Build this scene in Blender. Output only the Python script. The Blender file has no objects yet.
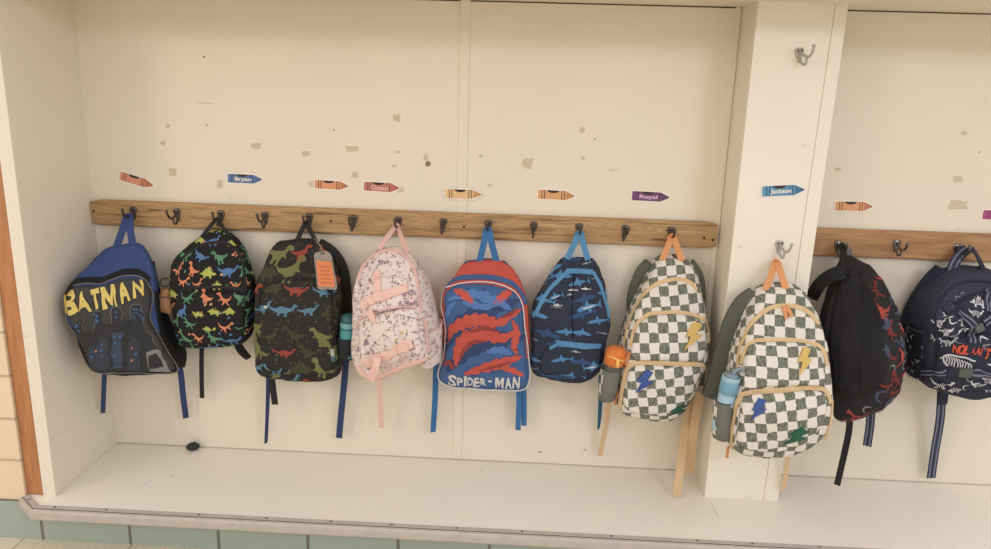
import bpy, bmesh, math, random
from math import sin, cos, pi, atan2, sqrt, hypot, radians
from mathutils import Vector, Matrix, noise
from mathutils.geometry import tessellate_polygon

random.seed(7)
SC = bpy.context.scene
COL = SC.collection

# ------------------------------------------------------------------ camera
W, H = 991, 549
F = 767.81
CP = Vector((1.2522, -2.1401, 1.1338))
YAW, PITCH, ROLL = -0.03992, -0.24825, 0.02948
_f = Vector((sin(YAW)*cos(PITCH), cos(YAW)*cos(PITCH), sin(PITCH)))
_r = Vector((cos(YAW), -sin(YAW), 0)); _u = _r.cross(_f)
CR = _r*cos(ROLL) + _u*sin(ROLL); CU = -_r*sin(ROLL) + _u*cos(ROLL); CF = _f
cam = bpy.data.objects.new('camera', bpy.data.cameras.new('camera')); COL.objects.link(cam)
cam.data.sensor_fit = 'HORIZONTAL'; cam.data.sensor_width = 36; cam.data.lens = 36*F/W
cam.data.clip_start = .02
m3 = Matrix((CR, CU, -CF)).transposed()
cam.matrix_world = Matrix.Translation(CP) @ m3.to_4x4()
SC.camera = cam

def ray(x, y): return (CF + CR*((x-W/2)/F) + CU*((H/2-y)/F))
def onY(x, y, Y):
    d = ray(x, y); return CP + d*((Y-CP.y)/d.y)
def onZ(x, y, Z):
    d = ray(x, y); return CP + d*((Z-CP.z)/d.z)
def onX(x, y, X):
    d = ray(x, y); return CP + d*((X-CP.x)/d.x)
def proj(p):
    d = p-CP; z = d.dot(CF); return (W/2+F*d.dot(CR)/z, H/2-F*d.dot(CU)/z)

# ------------------------------------------------------------------ materials
def lin(c):
    c = c/255.0
    return c/12.92 if c <= .04045 else ((c+.055)/1.055)**2.4
def rgb(c): return (lin(c[0]), lin(c[1]), lin(c[2]), 1)
MATS = {}
def mat(name, c, rough=.8, metal=0, vary=.08, scale=60, bump=.0, bscale=400, spec=.3, alpha=1, trans=0, coat=0):
    if name in MATS: return MATS[name]
    m = bpy.data.materials.new(name); m.use_nodes = True
    nt = m.node_tree; b = nt.nodes['Principled BSDF']
    b.inputs['Roughness'].default_value = rough; b.inputs['Metallic'].default_value = metal
    b.inputs['Specular IOR Level'].default_value = spec
    b.inputs['Coat Weight'].default_value = coat
    tc = nt.nodes.new('ShaderNodeTexCoord')
    n = nt.nodes.new('ShaderNodeTexNoise'); n.inputs['Scale'].default_value = scale; n.inputs['Detail'].default_value = 4
    nt.links.new(tc.outputs['Object'], n.inputs['Vector'])
    mx = nt.nodes.new('ShaderNodeMix'); mx.data_type = 'RGBA'
    g = .3*c[0]+.59*c[1]+.11*c[2]; c = [g+(q-g)*.88 for q in c]   # washed cloth and print colours
    col = rgb(c)
    mx.inputs[6].default_value = tuple(v*(1-vary) for v in col[:3])+(1,)
    mx.inputs[7].default_value = tuple(min(1, v*(1+vary)) for v in col[:3])+(1,)
    nt.links.new(n.outputs['Fac'], mx.inputs[0]); nt.links.new(mx.outputs[2], b.inputs['Base Color'])
    if bump:
        n2 = nt.nodes.new('ShaderNodeTexNoise'); n2.inputs['Scale'].default_value = bscale
        nt.links.new(tc.outputs['Object'], n2.inputs['Vector'])
        bp = nt.nodes.new('ShaderNodeBump'); bp.inputs['Strength'].default_value = bump; bp.inputs['Distance'].default_value = .002
        nt.links.new(n2.outputs['Fac'], bp.inputs['Height']); nt.links.new(bp.outputs['Normal'], b.inputs['Normal'])
    if alpha < 1: b.inputs['Alpha'].default_value = alpha
    if trans: b.inputs['Transmission Weight'].default_value = trans
    MATS[name] = m; return m
def fab(name, c, **k):
    k.setdefault('bump', .35); k.setdefault('bscale', 700); k.setdefault('rough', .85); k.setdefault('spec', .2)
    return mat(name, c, **k)

def nodes_of(m):
    m.use_nodes = True; nt = m.node_tree; return nt, nt.nodes['Principled BSDF']

def paint(name, c, rough=.45):
    m = bpy.data.materials.new(name); nt, b = nodes_of(m)
    b.inputs['Roughness'].default_value = rough; b.inputs['Specular IOR Level'].default_value = .35
    tc = nt.nodes.new('ShaderNodeTexCoord')
    n = nt.nodes.new('ShaderNodeTexNoise'); n.inputs['Scale'].default_value = 2.5; n.inputs['Detail'].default_value = 5
    nt.links.new(tc.outputs['Object'], n.inputs['Vector'])
    cr = nt.nodes.new('ShaderNodeValToRGB'); col = rgb(c)
    cr.color_ramp.elements[0].position = .3; cr.color_ramp.elements[1].position = .75
    cr.color_ramp.elements[0].color = tuple(v*.95 for v in col[:3])+(1,); cr.color_ramp.elements[1].color = col
    nt.links.new(n.outputs['Fac'], cr.inputs['Fac'])
    # fine scuffs
    v = nt.nodes.new('ShaderNodeTexNoise'); v.inputs['Scale'].default_value = 45; v.inputs['Detail'].default_value = 3
    mp = nt.nodes.new('ShaderNodeMapping'); mp.inputs['Scale'].default_value = (.35, .35, 1)
    nt.links.new(tc.outputs['Object'], mp.inputs['Vector']); nt.links.new(mp.outputs['Vector'], v.inputs['Vector'])
    r2 = nt.nodes.new('ShaderNodeValToRGB'); r2.color_ramp.elements[0].position = .24; r2.color_ramp.elements[1].position = .30
    nt.links.new(v.outputs['Fac'], r2.inputs['Fac'])
    mx = nt.nodes.new('ShaderNodeMix'); mx.data_type = 'RGBA'; mx.inputs[6].default_value = tuple(q*.8 for q in col[:3])+(1,)
    nt.links.new(r2.outputs['Color'], mx.inputs[0]); nt.links.new(cr.outputs['Color'], mx.inputs[7])
    nt.links.new(mx.outputs[2], b.inputs['Base Color'])
    bp = nt.nodes.new('ShaderNodeBump'); bp.inputs['Strength'].default_value = .06; bp.inputs['Distance'].default_value = .004
    n3 = nt.nodes.new('ShaderNodeTexNoise'); n3.inputs['Scale'].default_value = 60
    nt.links.new(tc.outputs['Object'], n3.inputs['Vector'])
    nt.links.new(n3.outputs['Fac'], bp.inputs['Height']); nt.links.new(bp.outputs['Normal'], b.inputs['Normal'])
    MATS[name] = m; return m

def wood(name, stops, axis=0, stretch=14, fine=1.0, rough=.5, knots=True):
    m = bpy.data.materials.new(name); nt, b = nodes_of(m)
    b.inputs['Roughness'].default_value = rough
    tc = nt.nodes.new('ShaderNodeTexCoord'); mp = nt.nodes.new('ShaderNodeMapping')
    s = [stretch*5.0]*3; s[axis] = 3.2; mp.inputs['Scale'].default_value = s
    nt.links.new(tc.outputs['Object'], mp.inputs['Vector'])
    n0 = nt.nodes.new('ShaderNodeTexNoise'); n0.inputs['Scale'].default_value = 1.0; n0.inputs['Detail'].default_value = 6
    n0.inputs['Distortion'].default_value = 1.3; n0.inputs['Roughness'].default_value = .65
    nt.links.new(mp.outputs['Vector'], n0.inputs['Vector'])
    cr = nt.nodes.new('ShaderNodeValToRGB'); els = cr.color_ramp.elements
    els[0].position = stops[0][0]; els[0].color = rgb(stops[0][1]); els[1].position = stops[-1][0]; els[1].color = rgb(stops[-1][1])
    for p, c in stops[1:-1]:
        e = els.new(p); e.color = rgb(c)
    nt.links.new(n0.outputs['Fac'], cr.inputs['Fac'])
    mp2 = nt.nodes.new('ShaderNodeMapping'); s2 = [420*fine]*3; s2[axis] = 12; mp2.inputs['Scale'].default_value = s2
    nt.links.new(tc.outputs['Object'], mp2.inputs['Vector'])
    n1 = nt.nodes.new('ShaderNodeTexNoise'); n1.inputs['Scale'].default_value = 1; nt.links.new(mp2.outputs['Vector'], n1.inputs['Vector'])
    mx = nt.nodes.new('ShaderNodeMix'); mx.data_type = 'RGBA'; mx.blend_type = 'MULTIPLY'; mx.inputs[0].default_value = .45
    r3 = nt.nodes.new('ShaderNodeValToRGB'); r3.color_ramp.elements[0].position = .3; r3.color_ramp.elements[0].color = (.5, .45, .4, 1); r3.color_ramp.elements[1].position = .6
    nt.links.new(n1.outputs['Fac'], r3.inputs['Fac'])
    nt.links.new(cr.outputs['Color'], mx.inputs[6]); nt.links.new(r3.outputs['Color'], mx.inputs[7])
    nt.links.new(mx.outputs[2], b.inputs['Base Color'])
    MATS[name] = m; return m

def grid_mat(name, c, cj, bw, bh, joint, offx=0, offz=0, rough=.4, vary=.04, speck=0, axes=('x', 'z')):
    """blocks or tiles with joints, laid in object space"""
    m = bpy.data.materials.new(name); nt, b = nodes_of(m); b.inputs['Roughness'].default_value = rough
    tc = nt.nodes.new('ShaderNodeTexCoord'); sp = nt.nodes.new('ShaderNodeSeparateXYZ'); cb = nt.nodes.new('ShaderNodeCombineXYZ')
    nt.links.new(tc.outputs['Object'], sp.inputs[0])
    nt.links.new(sp.outputs[axes[0].upper()], cb.inputs[0]); nt.links.new(sp.outputs[axes[1].upper()], cb.inputs[1])
    mp = nt.nodes.new('ShaderNodeMapping'); mp.inputs['Location'].default_value = (offx, offz, 0)
    nt.links.new(cb.outputs[0], mp.inputs['Vector'])
    br = nt.nodes.new('ShaderNodeTexBrick'); br.offset = 0
    br.inputs['Scale'].default_value = 1; br.inputs['Brick Width'].default_value = bw; br.inputs['Row Height'].default_value = bh
    br.inputs['Mortar Size'].default_value = joint; br.inputs['Mortar Smooth'].default_value = .2
    col = rgb(c); br.inputs['Color1'].default_value = tuple(v*(1-vary) for v in col[:3])+(1,); br.inputs['Color2'].default_value = col
    br.inputs['Mortar'].default_value = rgb(cj)
    nt.links.new(mp.outputs['Vector'], br.inputs['Vector'])
    out = br.outputs['Color']
    if speck:
        n = nt.nodes.new('ShaderNodeTexNoise'); n.inputs['Scale'].default_value = 160; n.inputs['Detail'].default_value = 4
        nt.links.new(tc.outputs['Object'], n.inputs['Vector'])
        r = nt.nodes.new('ShaderNodeValToRGB'); r.color_ramp.elements[0].position = .35; r.color_ramp.elements[0].color = (1-speck,)*3+(1,); r.color_ramp.elements[1].position = .62
        nt.links.new(n.outputs['Fac'], r.inputs['Fac'])
        mx = nt.nodes.new('ShaderNodeMix'); mx.data_type = 'RGBA'; mx.blend_type = 'MULTIPLY'; mx.inputs[0].default_value = 1
        nt.links.new(out, mx.inputs[6]); nt.links.new(r.outputs['Color'], mx.inputs[7]); out = mx.outputs[2]
    nt.links.new(out, b.inputs['Base Color'])
    bp = nt.nodes.new('ShaderNodeBump'); bp.invert = True; bp.inputs['Strength'].default_value = .6; bp.inputs['Distance'].default_value = .003
    nt.links.new(br.outputs['Fac'], bp.inputs['Height']); nt.links.new(bp.outputs['Normal'], b.inputs['Normal'])
    MATS[name] = m; return m

def checker_mat(name, size, rot=0, off=(0, 0)):
    """hand-brushed dark green checks on off-white canvas, laid in the cloth's own UVs (metres)"""
    m = bpy.data.materials.new(name); nt, b = nodes_of(m); b.inputs['Roughness'].default_value = .9; b.inputs['Specular IOR Level'].default_value = .15
    uv = nt.nodes.new('ShaderNodeUVMap'); uv.uv_map = 'UVMap'
    n = nt.nodes.new('ShaderNodeTexNoise'); n.inputs['Scale'].default_value = 110; n.inputs['Detail'].default_value = 3
    nt.links.new(uv.outputs[0], n.inputs['Vector'])
    sub = nt.nodes.new('ShaderNodeVectorMath'); sub.operation = 'SUBTRACT'; sub.inputs[1].default_value = (.5, .5, .5)
    nt.links.new(n.outputs['Color'], sub.inputs[0])
    sc = nt.nodes.new('ShaderNodeVectorMath'); sc.operation = 'SCALE'; sc.inputs['Scale'].default_value = size*.22
    nt.links.new(sub.outputs[0], sc.inputs[0])
    ad = nt.nodes.new('ShaderNodeVectorMath'); ad.operation = 'ADD'
    nt.links.new(uv.outputs[0], ad.inputs[0]); nt.links.new(sc.outputs[0], ad.inputs[1])
    mp = nt.nodes.new('ShaderNodeMapping'); mp.inputs['Rotation'].default_value = (0, 0, radians(rot)); mp.inputs['Location'].default_value = (off[0], off[1], .003)
    nt.links.new(ad.outputs[0], mp.inputs['Vector'])
    ck = nt.nodes.new('ShaderNodeTexChecker'); ck.inputs['Scale'].default_value = 1/size
    nt.links.new(mp.outputs['Vector'], ck.inputs['Vector'])
    st = nt.nodes.new('ShaderNodeTexNoise'); st.inputs['Scale'].default_value = 260; st.inputs['Detail'].default_value = 2
    m2 = nt.nodes.new('ShaderNodeMapping'); m2.inputs['Rotation'].default_value = (0, 0, .6); m2.inputs['Scale'].default_value = (1, .35, 1)
    nt.links.new(uv.outputs[0], m2.inputs['Vector']); nt.links.new(m2.outputs['Vector'], st.inputs['Vector'])
    cr = nt.nodes.new('ShaderNodeValToRGB'); cr.color_ramp.elements[0].position = .35; cr.color_ramp.elements[0].color = rgb((92, 96, 84))
    cr.color_ramp.elements[1].position = .72; cr.color_ramp.elements[1].color = rgb((142, 145, 130))
    nt.links.new(st.outputs['Fac'], cr.inputs['Fac'])
    ck.inputs['Color1'].default_value = rgb((222, 216, 206))
    nt.links.new(cr.outputs['Color'], ck.inputs['Color2'])
    nt.links.new(ck.outputs['Color'], b.inputs['Base Color'])
    bp = nt.nodes.new('ShaderNodeBump'); bp.inputs['Strength'].default_value = .25; bp.inputs['Distance'].default_value = .002
    n2 = nt.nodes.new('ShaderNodeTexNoise'); n2.inputs['Scale'].default_value = 500
    nt.links.new(uv.outputs[0], n2.inputs['Vector']); nt.links.new(n2.outputs['Fac'], bp.inputs['Height']); nt.links.new(bp.outputs['Normal'], b.inputs['Normal'])
    MATS[name] = m; return m

# ------------------------------------------------------------------ mesh builder
class MB:
    def __init__(self): self.v = []; self.f = []; self.m = []; self.uv = []; self.mats = []; self.flat = []
    def slot(self, m):
        if m not in self.mats: self.mats.append(m)
        return self.mats.index(m)
    def add(self, p, uv=(0, 0)): self.v.append(tuple(p)); self.uv.append(uv); return len(self.v)-1
    def face(self, idx, m, flat=False): self.f.append(tuple(idx)); self.m.append(self.slot(m)); self.flat.append(flat)
    def box(self, lo, hi, m):
        x0, y0, z0 = lo; x1, y1, z1 = hi
        i = [self.add(p) for p in ((x0, y0, z0), (x1, y0, z0), (x1, y1, z0), (x0, y1, z0), (x0, y0, z1), (x1, y0, z1), (x1, y1, z1), (x0, y1, z1))]
        for q in ((0, 3, 2, 1), (4, 5, 6, 7), (0, 1, 5, 4), (1, 2, 6, 5), (2, 3, 7, 6), (3, 0, 4, 7)): self.face([i[k] for k in q], m, True)
    def rings(self, rings, m, closed=True, cap0=True, cap1=True, uvs=None, mf=None):
        base = []
        for k, r in enumerate(rings):
            base.append([self.add(p, uvs[k][j] if uvs else (0, 0)) for j, p in enumerate(r)])
        n = len(rings[0])
        for k in range(len(rings)-1):
            for j in range(n if closed else n-1):
                a, b_ = base[k][j], base[k][(j+1) % n]; c, d = base[k+1][(j+1) % n], base[k+1][j]
                self.face((a, b_, c, d), mf(k, j) if mf else m)
        if cap0: self.face(base[0][::-1], m)
        if cap1: self.face(base[-1], m)
        return base
    def tube(self, pts, r, m, n=8, cap=True):
        pts = [Vector(p) for p in pts]; rr = r if isinstance(r, (list, tuple)) else [r]*len(pts)
        rings = []; up = None
        for i, p in enumerate(pts):
            t = (pts[min(i+1, len(pts)-1)]-pts[max(i-1, 0)])
            if t.length < 1e-9: t = Vector((0, 0, 1))
            t.normalize()
            if up is None:
                up = Vector((0, 0, 1)) if abs(t.z) < .9 else Vector((1, 0, 0))
            a = t.cross(up)
            if a.length < 1e-6: a = t.cross(Vector((0, 1, 0)))
            a.normalize(); b_ = a.cross(t).normalized(); up = b_
            rings.append([p+a*(rr[i]*cos(2*pi*j/n))+b_*(rr[i]*sin(2*pi*j/n)) for j in range(n)])
        self.rings(rings, m, cap0=cap, cap1=cap)
    def ball(self, c, r, m, nu=10, nv=7, sc=(1, 1, 1)):
        c = Vector(c); rings = []
        for i in range(nv+1):
            a = pi*(i+.02)/(nv+.04)
            rings.append([c+Vector((sc[0]*r*sin(a)*cos(2*pi*j/nu), sc[1]*r*sin(a)*sin(2*pi*j/nu), sc[2]*r*cos(a))) for j in range(nu)])
        self.rings(rings, m)
    def lathe(self, prof, m, n=24, mf=None, off=(0, 0)):
        rings = [[Vector((off[0]+r*cos(2*pi*j/n), off[1]+r*sin(2*pi*j/n), z)) for j in range(n)] for r, z in prof]
        self.rings(rings, m, mf=mf)
    def build(self, name, parent=None, smooth=True, fix=True):
        me = bpy.data.meshes.new(name); me.from_pydata(self.v, [], self.f)
        for m in self.mats: me.materials.append(m)
        me.polygons.foreach_set('material_index', self.m)
        me.polygons.foreach_set('use_smooth', [smooth and not q for q in self.flat])
        ul = me.uv_layers.new(name='UVMap')
        for l in me.loops: ul.data[l.index].uv = self.uv[l.vertex_index]
        me.update()
        if fix:
            bm = bmesh.new(); bm.from_mesh(me); bmesh.ops.recalc_face_normals(bm, faces=bm.faces); bm.to_mesh(me); bm.free()
        o = bpy.data.objects.new(name, me); COL.objects.link(o)
        if parent: o.parent = parent
        return o

def tag(o, label=None, cat=None, group=None, kind=None):
    if label: o['label'] = label
    if cat: o['category'] = cat
    if group: o['group'] = group
    if kind: o['kind'] = kind
    return o
def thing(name, label, cat, loc=(0, 0, 0), rz=0, group=None):
    o = bpy.data.objects.new(name, None); o.empty_display_size = .05; COL.objects.link(o)
    o.location = loc; o.rotation_euler = (0, 0, rz); return tag(o, label, cat, group)

def bevel(o, w=.003, seg=2):
    md = o.modifiers.new('bevel', 'BEVEL'); md.width = w; md.segments = seg; md.limit_method = 'ANGLE'; return o

# ------------------------------------------------------------------ curves and glyphs
def cr_open(pts, n=8):
    pts = [Vector(p) for p in pts]; out = []
    for i in range(len(pts)-1):
        p0 = pts[max(i-1, 0)]; p1 = pts[i]; p2 = pts[i+1]; p3 = pts[min(i+2, len(pts)-1)]
        for k in range(n):
            t = k/n; out.append(.5*((2*p1)+(p2-p0)*t+(2*p0-5*p1+4*p2-p3)*t*t+(3*p1-p0-3*p2+p3)*t**3))
    out.append(pts[-1]); return out
def cr_closed(pts, n=10):
    pts = [Vector(p) for p in pts]; N = len(pts); out = []
    for i in range(N):
        p0, p1, p2, p3 = pts[i-1], pts[i], pts[(i+1) % N], pts[(i+2) % N]
        for k in range(n):
            t = k/n; out.append(.5*((2*p1)+(p2-p0)*t+(2*p0-5*p1+4*p2-p3)*t*t+(3*p1-p0-3*p2+p3)*t**3))
    return out
def tris_of(poly):
    p3 = [Vector((x, y, 0)) for x, y in poly]
    return [[poly[i] for i in t] for t in tessellate_polygon([p3])]
_G = {}
BLOCK_M = {'M': [(0, 0), (0, 1), (.26, 1), (.5, .52), (.74, 1), (1, 1), (1, 0), (.78, 0), (.78, .58), (.56, .16), (.44, .16), (.22, .58), (.22, 0)]}
def glyph(text, bold=.0):
    """triangles of a word in em units, with its box"""
    key = (text, bold)
    if key in _G: return _G[key]
    if text in BLOCK_M: _G[key] = (tris_of(BLOCK_M[text]), (0, 0, 1, 1)); return _G[key]
    cu = bpy.data.curves.new('lettering', 'FONT'); cu.body = text; cu.size = 1; cu.offset = bold; cu.resolution_u = 3; cu.fill_mode = 'FRONT'
    o = bpy.data.objects.new('lettering', cu); COL.objects.link(o)
    dg = bpy.context.evaluated_depsgraph_get(); dg.update()
    me = bpy.data.meshes.new_from_object(o.evaluated_get(dg)); me.calc_loop_triangles()
    co = [(v.co.x, v.co.y) for v in me.vertices]
    T = [[co[i] for i in t.vertices] for t in me.loop_triangles]
    bpy.data.objects.remove(o); bpy.data.curves.remove(cu); bpy.data.meshes.remove(me)
    xs = [p[0] for t in T for p in t]; ys = [p[1] for t in T for p in t]
    _G[key] = (T, (min(xs), min(ys), max(xs), max(ys))); return _G[key]
def subdiv(T, L, depth=5):
    out = []
    for t in T:
        e = max(hypot(t[i][0]-t[i-1][0], t[i][1]-t[i-1][1]) for i in range(3))
        if e > L and depth > 0:
            a, b, c = t; ab = ((a[0]+b[0])/2, (a[1]+b[1])/2); bc = ((b[0]+c[0])/2, (b[1]+c[1])/2); ca = ((c[0]+a[0])/2, (c[1]+a[1])/2)
            out += subdiv([[a, ab, ca], [ab, b, bc], [ca, bc, c], [ab, bc, ca]], L, depth-1)
        else: out.append(t)
    return out
def circ(n=10, rx=1, ry=1): return [(rx*cos(2*pi*i/n), ry*sin(2*pi*i/n)) for i in range(n)]

LONGNECK = [(0, .62), (.05, .7), (.13, .7), (.17, .62), (.2, .5), (.3, .48), (.45, .52), (.6, .48), (.75, .38), (.9, .42), (1, .55), (.95, .36), (.8, .25), (.68, .2), (.68, .02), (.6, .02), (.57, .16), (.43, .18), (.41, .02), (.33, .02), (.31, .22), (.22, .3), (.14, .42), (.1, .58)]
BIPED = [(0, .85), (.08, .95), (.22, .95), (.28, .85), (.32, .7), (.45, .6), (.65, .52), (.85, .5), (1, .6), (.88, .38), (.68, .32), (.64, .2), (.68, .02), (.56, .02), (.54, .18), (.5, .26), (.46, .18), (.47, .02), (.36, .02), (.37, .2), (.34, .36), (.28, .44), (.2, .4), (.14, .44), (.22, .5), (.22, .62), (.18, .74), (.04, .76)]
PLATED = [(0, .25), (.08, .33), (.18, .36), (.22, .5), (.3, .44), (.36, .64), (.43, .52), (.52, .72), (.58, .54), (.68, .6), (.7, .46), (.8, .44), (.82, .34), (1, .28), (.84, .22), (.74, .18), (.74, .02), (.64, .02), (.63, .14), (.38, .14), (.37, .02), (.27, .02), (.26, .2), (.1, .2)]
RUNNER = [(0, .78), (.1, .86), (.2, .84), (.26, .66), (.4, .5), (.6, .44), (.8, .5), (1, .74), (.84, .38), (.64, .3), (.72, .14), (.8, .06), (.7, .04), (.6, .16), (.52, .26), (.44, .12), (.34, .02), (.3, .08), (.38, .2), (.34, .36), (.22, .36), (.12, .28), (.14, .4), (.24, .46), (.16, .66), (.02, .7)]
SHARK = [(0, .45), (.15, .56), (.35, .6), (.42, .85), (.52, .6), (.75, .52), (.88, .5), (1, .75), (.95, .48), (1, .25), (.86, .42), (.6, .38), (.5, .18), (.42, .36), (.15, .34), (.04, .38)]
BELLY = [(.02, .4), (.15, .42), (.4, .42), (.7, .43), (.6, .38), (.42, .35), (.15, .34), (.04, .37)]
BOLT = [(.42, 1), (.06, .48), (.36, .5), (.12, 0), (.98, .62), (.62, .6), (.92, .96)]
SPLAT = [(0, .5), (.2, .42), (.1, .2), (.32, .3), (.4, 0), (.52, .28), (.75, .08), (.7, .34), (1, .3), (.8, .5), (1, .68), (.7, .66), (.66, .95), (.5, .7), (.3, 1), (.3, .68), (.06, .8), (.2, .58)]
CURL = [(0, .2), (.1, .5), (.35, .8), (.65, .8), (.9, .55), (1, .2), (.86, .3), (.7, .55), (.5, .64), (.3, .56), (.14, .34)]

# ------------------------------------------------------------------ soft bags
class Radial:
    """star-shaped closed outline about a centre, as radius per angle"""
    def __init__(self, poly, c=None, N=180):
        if c is None:
            xs = [p[0] for p in poly]; ys = [p[1] for p in poly]; c = ((min(xs)+max(xs))/2, (min(ys)+max(ys))/2)
        self.c = c; self.N = N; self.R = []
        for k in range(N):
            a = 2*pi*k/N; dx, dy = cos(a), sin(a); best = 0
            for i in range(len(poly)):
                x1, y1 = poly[i-1][0]-c[0], poly[i-1][1]-c[1]; x2, y2 = poly[i][0]-c[0], poly[i][1]-c[1]
                ex, ey = x2-x1, y2-y1; den = dx*ey-dy*ex
                if abs(den) < 1e-12: continue
                t = (x1*ey-y1*ex)/den; s = (x1*dy-y1*dx)/den
                if -1e-6 <= s <= 1+1e-6 and t > best: best = t
            self.R.append(best)
        for k in range(N):
            if self.R[k] == 0: self.R[k] = self.R[k-1]
    def r(self, a):
        x = (a/(2*pi)*self.N) % self.N; i = int(x); f = x-i
        return self.R[i % self.N]*(1-f)+self.R[(i+1) % self.N]*f
    def polar(self, u, v):
        du, dv = u-self.c[0], v-self.c[1]; return atan2(dv, du), hypot(du, dv)

class Bag:
    def __init__(self, label, group, outline, O, yaw=0, dtop=.05, dbot=.13, rf=.5, bulge=.015, r=.022, back=.95, gus=.004, wr=.003, wf=22, seed=1, name='backpack', cat='backpack'):
        self.O = Vector(O); self.yaw = yaw; self.seed = seed; self.wr = wr; self.wf = wf
        self.bulge = bulge; self.rr = r; self.back = back; self.gus = gus; self.pads = []
        self.dtop, self.dbot = dtop, dbot; self.v0 = self.v1 = 0
        self.Ri = Matrix.Rotation(-yaw, 3, 'Z'); self.Rw = Matrix.Rotation(yaw, 3, 'Z')
        vs = [self.at(x, y, (dtop+dbot)/2)[1] for x, y in outline]
        self.vt, self.vb = max(vs), min(vs); self.rf = rf
        pts = []
        for x, y in outline:
            d = dbot
            for _ in range(5): u, v = self.at(x, y, d)[:2]; d = self.D(v)-r
            pts.append((u, v, 0))
        poly = [(p.x, p.y) for p in cr_closed(pts)]
        self.rad = Radial(poly)
        self.root = thing(name, label, cat, O, yaw, group)
    def D(self, v):
        t = min(1, max(0, (self.vt-v)/((self.vt-self.vb)*self.rf))); t = t*t*(3-2*t)
        return self.dtop+(self.dbot-self.dtop)*t
    def toloc(self, p):
        q = self.Ri @ (p-self.O); return q
    def at(self, x, y, d):
        """pixel -> (u, v, d) on the plane at depth d in front of the back panel"""
        o = self.toloc(CP); dr = self.Ri @ ray(x, y); t = (-d-o.y)/dr.y; q = o+dr*t; return (q.x, q.z, d)
    def L(self, x, y, d):
        if isinstance(d, tuple): return self.toloc(onY(x, y, d[0]))
        u, v, d = self.at(x, y, d); return Vector((u, -d, v))
    def prof(self, a, rho):
        R = self.rad.r(a); r = self.rr; ca, sa = cos(a), sin(a); c = self.rad.c
        x = R-r
        if rho <= x:
            v = c[1]+rho*sa; return rho, self.D(v)+self.bulge*(1-(rho/x)**2)
        Dr = self.D(c[1]+x*sa); s = rho-x
        if s <= r*pi/2:
            q = s/r; return x+r*sin(q), Dr-r+r*cos(q)
        s -= r*pi/2; rb = .012; Ls = max(.004, Dr-r-rb); tp = R*(1-self.back)
        if s <= Ls:
            t = s/Ls; return R-tp*t*t+self.gus*sin(pi*t), Dr-r-s
        s -= Ls; q = min(pi/2, s/rb); Rb = R-tp
        rad_ = Rb-rb+rb*cos(q); s -= rb*pi/2
        return (rad_ - max(0, s)), rb-rb*sin(q)
    def S(self, u, v):
        a, rho = self.rad.polar(u, v); rad_, d = self.prof(a, rho); c = self.rad.c
        w = self.wr*(noise.noise(Vector((u*self.wf, v*self.wf, self.seed*3.7)))+.5*noise.noise(Vector((u*self.wf*2.3+5, v*self.wf*2.3, self.seed*1.3))))
        R = self.rad.r(a)
        if rho < R-self.rr: d += w
        else:
            rad_ += w*min(1, (rho-R+self.rr)/self.rr); d += w*max(0, 1-(rho-R+self.rr)/self.rr)
        return Vector((c[0]+rad_*cos(a), -d, c[1]+rad_*sin(a)))
    def Nn(self, u, v, e=.0025):
        n = (self.S(u+e, v)-self.S(u-e, v)).cross(self.S(u, v+e)-self.S(u, v-e)); return n.normalized() if n.length > 1e-12 else Vector((0, -1, 0))
    def hh(self, u, v, upto=None):
        return sum(p.h(u, v) for p in (self.pads if upto is None else self.pads[:upto]))
    def T(self, u, v, lift=0, upto=None):
        return self.S(u, v)+self.Nn(u, v)*(self.hh(u, v, upto)+lift)
    def proj(self, p): return proj(self.O+self.Rw @ p)
    def px(self, x, y, lift=0):
        u, v, _ = self.at(x, y, self.dbot)
        d = self.D(v)
        for _ in range(3): u, v, _d = self.at(x, y, d); d = self.D(v)
        for _ in range(14):
            p = self.proj(self.T(u, v, lift)); ex, ey = x-p[0], y-p[1]
            if ex*ex+ey*ey < .01: break
            e = .002; pu = self.proj(self.T(u+e, v, lift)); pv = self.proj(self.T(u, v+e, lift))
            a, b, c_, d_ = (pu[0]-p[0])/e, (pv[0]-p[0])/e, (pu[1]-p[1])/e, (pv[1]-p[1])/e
            det = a*d_-b*c_
            if abs(det) < 2e3: break
            du, dv = (d_*ex-b*ey)/det, (a*ey-c_*ex)/det; l = hypot(du, dv)
            if l > .02: du, dv = du*.02/l, dv*.02/l
            u += du; v += dv
        return (u, v)
    def body(self, m, nm='body', n=88, mf=None, extra=None):
        """the closed shell; mf(u, v, rho_minus_R) picks a material"""
        mb = MB(); c = self.rad.c; rings = []; uvs = []; info = []
        fr = [.12, .25, .38, .5, .62, .74, .85, .94, 1.0]; spec = [('f', q) for q in fr]+[('e', q) for q in (.25, .5, .75, 1)]+[('s', q) for q in (.2, .4, .6, .8, 1)]+[('b', q) for q in (.5, 1)]+[('k', q) for q in (.5, .96)]
        for kind, q in spec:
            ring = []; uvr = []; inf = []
            for j in range(n):
                a = 2*pi*j/n; R = self.rad.r(a); x = R-self.rr; Dr = self.D(c[1]+x*sin(a)); Ls = max(.004, Dr-self.rr-.012)
                if kind == 'f': rho = x*q
                elif kind == 'e': rho = x+self.rr*pi/2*q
                elif kind == 's': rho = x+self.rr*pi/2+Ls*q
                elif kind == 'b': rho = x+self.rr*pi/2+Ls+.012*pi/2*q
                else: rho = x+self.rr*pi/2+Ls+.012*pi/2+(R*self.back-.012)*q
                u, v = c[0]+rho*cos(a), c[1]+rho*sin(a)
                ring.append(self.S(u, v) if kind != 'k' else Vector((c[0]+(R*self.back-.012)*(1-q)*cos(a), 0, c[1]+(R*self.back-.012)*(1-q)*sin(a))))
                uvr.append((u, v)); inf.append((u, v, rho-R))
            rings.append(ring); uvs.append(uvr); info.append(inf)
        g = (lambda k, j: mf(*info[k][j])) if mf else None
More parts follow.
